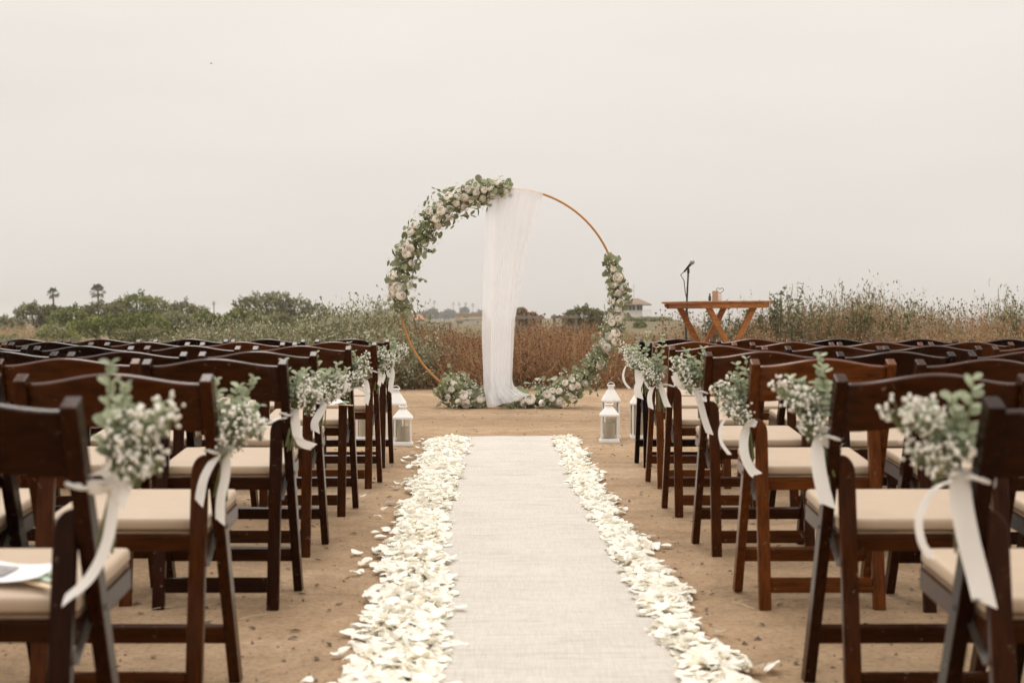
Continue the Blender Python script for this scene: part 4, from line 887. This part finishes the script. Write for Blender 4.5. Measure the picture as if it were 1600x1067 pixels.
# ------------------------------------------------------------------ lanterns
def lantern(X, Y, w, h, label, candle_h, rot=0, ring=True):
    r = empty('lantern', (X, Y, gh(X, Y)), rot); tag(r, label, 'lantern', 'white lanterns at the end of the chair rows'); hw = w / 2; t = .011; body = h * .66; rz0 = body; rh = h * .19
    b = MB(); b.box((0, 0, .010), (w, w, .020)); b.box((0, 0, .026), (w * .9, w * .9, .012)); b.build('base', M['white_metal'], r, bevel=.002, seg=1)
    for sx in (-1, 1):
        for sy in (-1, 1):
            b = MB(); b.box((sx * (hw * .86 - t / 2), sy * (hw * .86 - t / 2), (.032 + body) / 2), (t, t, body - .032)); b.build('corner_post', M['white_metal'], r)
    b = MB(); b.box((0, 0, body + .006), (w * .98, w * .98, .012)); z = body + .0125; a, c = hw * .98, hw * .36
    b.hexa([(-a, -a, z), (a, -a, z), (a, a, z), (-a, a, z), (-c, -c, z + rh), (c, -c, z + rh), (c, c, z + rh), (-c, c, z + rh)])
    b.box((0, 0, z + rh + h * .03), (c * 1.7, c * 1.7, h * .06)); b.box((0, 0, z + rh + h * .068), (c * 2.3, c * 2.3, h * .016)); rf = b.build('roof', M['white_metal'], r, bevel=.0015, seg=1)
    b = MB(); zc = z + rh + h * .076; b.tube([(.028 * math.cos(q_), 0, zc + .022 * math.sin(q_)) for q_ in np.linspace(0, math.pi, 11)], .0028, 6); b.build('handle', M['white_metal'], rf)
    for ax in range(4):
        a_ = ax * math.pi / 2; b = MB(); R3 = Matrix.Rotation(a_, 3, 'Z'); b.box(R3 @ Vector((0, hw * .80, (.032 + body) / 2)), (w * .72, .002, body - .034), R3); b.build('glass_pane', M['glass'], r)
    b = MB(); cr_ = w * .30; b.lathe([(cr_ * .97, .033), (cr_, .04), (cr_, .033 + candle_h - .006), (cr_ * .93, .033 + candle_h), (cr_ * .5, .033 + candle_h - .008)], 20); cd = b.build('candle', M['candle'], r, smooth=True)
    b = MB(); b.tube([(0, 0, .02 + candle_h), (.002, 0, .036 + candle_h)], .0012, 5); b.build('wick', M['black'], cd)
lantern(P(628.5, 697, gy(697)).x, gy(697) + .07, .150, .295, 'short white lantern with candle left of the runner', .105, .06)
lantern(P(617, 690, gy(690.5)).x, gy(690.5) + .1, .152, .415, 'tall white lantern behind the short one, left side', .13, -.05)
lantern(P(571, 688, gy(688)).x, gy(688) + .08, .168, .44, 'white lantern seen behind the left chair legs', .26, .03)
lantern(P(953, 692, gy(692)).x, gy(692) + .07, .150, .300, 'short white lantern with candle right of the runner', .115, -.04)
lantern(P(956.5, 687, gy(687)).x, gy(687) + .13, .142, .435, 'tall white lantern behind the short one, right side', .12, .05)
lantern(P(1001, 687, gy(687)).x, gy(687) + .09, .150, .40, 'white lantern half hidden behind the right chair legs', .27, .03)

# ------------------------------------------------------------------ folding table, microphone, small things
YT = 13.3; th = 1.092; tb = empty('folding_table', (P(1121, 600, YT).x, YT, 0), math.radians(24)); tb.rotation_euler = (0, math.radians(-.6), math.radians(24))
tag(tb, 'tall slatted wooden folding table with crossed legs right of the arch', 'table'); TW, TD = .80, .66
for i in range(7):
    b = MB(); b.box((0, -TD / 2 + TD / 7 * (i + .5), th - .009), (TW, TD / 7 - .006, .018)); b.build('slat', M['teak'], tb, bevel=.002, seg=1)
for sy in (-1, 1):
    b = MB(); y = sy * (TD / 2 - .03); x0, x1 = -TW / 2 + .04, TW / 2 - .04
    V = [(x0 - .02, y - .012, th - .019), (x1 + .02, y - .012, th - .019), (x1 + .02, y - .012, th - .045), (x1 - .01, y - .012, th - .066), (x0 + .01, y - .012, th - .066), (x0 - .02, y - .012, th - .045)]
    n = 6; V += [(x, y + .012, z) for x, _, z in V]; b.add(V, [tuple(range(n)), tuple(range(2 * n - 1, n - 1, -1))] + [(i, (i + 1) % n, n + (i + 1) % n, n + i) for i in range(n)]); b.build('apron', M['teak'], tb, bevel=.002, seg=1)
for sx in (-1, 1):
    b = MB(); b.box((sx * (TW / 2 - .06), 0, th - .042), (.024, TD - .10, .04)); b.build('cross_rail', M['teak'], tb, bevel=.002, seg=1)
for sy in (-1, 1):
    for sx in (-1, 1):
        y = sy * (TD / 2 - .075) + sx * .014; b = MB(); b.bar((sx * .27, y, th - .03), (-sx * .36, y, 0), .056, .024, up=(0, 1, 0)); b.build('leg', M['teak'], tb, bevel=.003, seg=1)
for z_ in (.12,):
    for sx in (-1, 1):
        b = MB(); b.box((sx * .305, 0, z_), (.03, TD - .20, .03)); b.build('foot_bar', M['teak'], tb, bevel=.002, seg=1)
t0 = th + .001
def on_table(xp, dy): p = P(xp, 470, YT + dy); return Vector((p.x, p.y, th + .003))
bt = empty('small_bottle', on_table(1109, -.1)); tag(bt, 'tiny dark capped glass bottle on the wooden table', 'bottle')
b = MB(); b.lathe([(.012, 0), (.013, .003), (.013, .04), (.006, .05), (.006, .056)], 14); b.build('glass_body', M['pane'], bt, smooth=True); b = MB(); b.lathe([(.0075, .056), (.0075, .066), (.006, .068)], 12); b.build('cap', M['black'], bt)
kb = empty('kraft_box', on_table(1117.5, -.05)); tag(kb, 'small brown card box standing on the wooden table', 'box')
b = MB(); b.box((0, 0, .043), (.052, .04, .086)); b.build('carton', M['kraft'], kb, bevel=.002); b = MB(); b.box((0, 0, .0895), (.054, .042, .006)); b.build('lid', M['kraft'], kb, bevel=.001)
hh_ = empty('heart_ornament', on_table(1125, .03)); tag(hh_, 'small heart shaped wire ornament on a white block beside the brown box', 'ornament')
b = MB(); b.box((0, 0, .032), (.034, .034, .064)); b.build('stand', M['paper'], hh_, bevel=.003)
b = MB(); b.tube([(.0021 * 16 * math.sin(t) ** 3, 0, .098 + .0019 * (13 * math.cos(t) - 5 * math.cos(2 * t) - 2 * math.cos(3 * t) - math.cos(4 * t))) for t in np.linspace(0, 6.283, 40, endpoint=False)], .0032, 6, closed=True); b.build('wire_heart', M['steel'], hh_, smooth=True)
YM = 14.0; mt = P(1076, 408, YM); ms = empty('microphone_stand', (P(1072, 500, YM).x, YM, 0)); tag(ms, 'black microphone on a thin stand behind the wooden table', 'microphone stand')
b = MB(); b.lathe([(.13, 0), (.13, .015), (.12, .022), (.02, .03), (.014, .05)], 28); b.build('base', M['black'], ms, smooth=False)
b = MB(); b.tube([(.0, 0, .04), (.0, 0, .95)], .0125, 10); b.build('pole', M['black'], ms, smooth=True); b = MB(); b.tube([(0, 0, .93), (.004, 0, 1.0)], .02, 10); b.build('clutch', M['black'], ms, smooth=True)
b = MB(); b.tube([(0, 0, .95), (.022, 0, 1.39)], .009, 10); b.build('pole', M['black'], ms, smooth=True)
b = MB(); b.tube([(.022, 0, 1.38), (.022, -.01, 1.425)], [.014, .011], 10); b.build('clip', M['black'], ms, smooth=True)
d = Vector((.42, -.45, .55)).normalized(); p0 = Vector((.010, 0, 1.425)) - d * .05; b = MB(); b.tube([p0, p0 + d * .11], [.009, .014], 12); mc = b.build('microphone', M['black'], ms, smooth=True)
gc = p0 + d * .135; b = MB(); b.lathe([(.003, -.026), (.015, -.022), (.023, -.006), (.024, .004), (.021, .016), (.011, .024), (.003, .026)], 16); g_ = b.build('grille', M['grille'], mc, smooth=True); g_.location = gc; g_.rotation_euler = d.to_track_quat('Z', 'Y').to_euler()
b = MB(); b.tube([p0, p0 + Vector((-.035, 0, -.03)), (-.022, -.02, 1.30), (-.012, -.018, 1.2), (.018, -.016, 1.05), (-.016, -.018, .9), (.012, -.018, .7), (-.012, -.018, .45), (.005, -.02, .08), (.05, -.1, .01), (.3, -.2, .008)], .0045, 6); b.build('cable', M['black'], ms, smooth=True)

# paper fans left on the seats
def paper_fan(xp, yp, side, ri, k, label, a, sc=1.0):
    c = seats[(side, ri, k)]; Yp = c.location.y - .07; z = .436 + .04; dz = CAMH - z; Yp = dz * FPX / (yp - HZN); X = (xp - 800) / FPX * Yp; z = .436 + .0385 + (Yp - c.location.y + .068) * .0845
    f = empty('program_fan', (X, Yp, z), a); f.rotation_euler = (.0845, 0, a); tag(f, label, 'paper fan', 'paper program fans left on seats')
    n = 8; V = [(-.085 * sc + .17 * sc * i / n, -.06 * sc + .12 * sc * j / n, .004 + .012 * ((i / n - .5) * 2) ** 2) for j in range(n + 1) for i in range(n + 1)]
    F_ = [(j * (n + 1) + i, j * (n + 1) + i + 1, (j + 1) * (n + 1) + i + 1, (j + 1) * (n + 1) + i) for j in range(n) for i in range(n)]
    ob('paper_sheet', mesh('paper_sheet', V, F_, M['paper']), f)
    b = MB(); b.add([(-.05 * sc, -.03 * sc, .0095), (.0, -.03 * sc, .0075), (0, .035 * sc, .0075), (-.05 * sc, .035 * sc, .0095)], [(0, 1, 2, 3)]); b.build('printed_picture', M['print'], f)
    b = MB(); b.box((.085 * sc, -.062 * sc, .003), (.10 * sc, .014 * sc, .003), Matrix.Rotation(-.5, 3, 'Z')); b.build('stick', M['stick'], f, bevel=.0012)
    strip('ribbon_bow', [(.062 * sc, -.04 * sc, .006), (.09 * sc, -.02 * sc, .012), (.125 * sc, .002, .006)], .016, f, False, (0, 1, .2)).data.materials[0] = M['greenribbon']
    strip('ribbon_bow', [(.062 * sc, -.04 * sc, .006), (.08 * sc, -.048 * sc, .010), (.105 * sc, -.05 * sc, .005)], .014, f, False, (0, 1, .2)).data.materials[0] = M['greenribbon']
paper_fan(18, 893, -1, 0, 0, 'white printed paper fan with pale green ribbon on the nearest left seat', -.15, 1.0)
paper_fan(508, 652, -1, 3, 0, 'white paper fan on a left aisle seat, fourth row', .3, .9)
paper_fan(1448, 655, 1, 3, 1, 'white paper fan on a right seat behind the nearest bouquet', .2, .9)

# a gull far up on the left
bd = empty('bird', P(330, 100, 230)); tag(bd, 'tiny dark bird high in the left sky', 'bird')
b = MB(); b.tube([(-.22, 0, 0), (-.1, 0, .03), (.1, 0, .03), (.2, 0, .02)], [.01, .06, .06, .015], 6); b.build('body', M['bird'], bd, smooth=True)
for sy in (-1, 1):
    b = MB(); b.add([(-.06, sy * .03, .04), (.08, sy * .03, .04), (.03, sy * .3, .16), (-.03, sy * .55, .08)], [(0, 1, 2, 3)]); b.build('wing', M['bird'], bd)

# ------------------------------------------------------------------ marine haze
hz = bpy.data.materials.new('marine haze'); hz.use_nodes = True; N = hz.node_tree.nodes; N.clear(); ho = N.new('ShaderNodeOutputMaterial'); pv = N.new('ShaderNodeVolumePrincipled')
pv.inputs['Color'].default_value = (.93, .91, .88, 1); pv.inputs['Density'].default_value = .00048; pv.inputs['Anisotropy'].default_value = .2
hz.node_tree.links.new(pv.outputs[0], ho.inputs['Volume'])
b = MB(); b.box((0, 1950, 7), (6400, 4200, 38)); tag(b.build('haze', hz), 'thin pale marine haze over the coast', 'haze', kind='stuff')
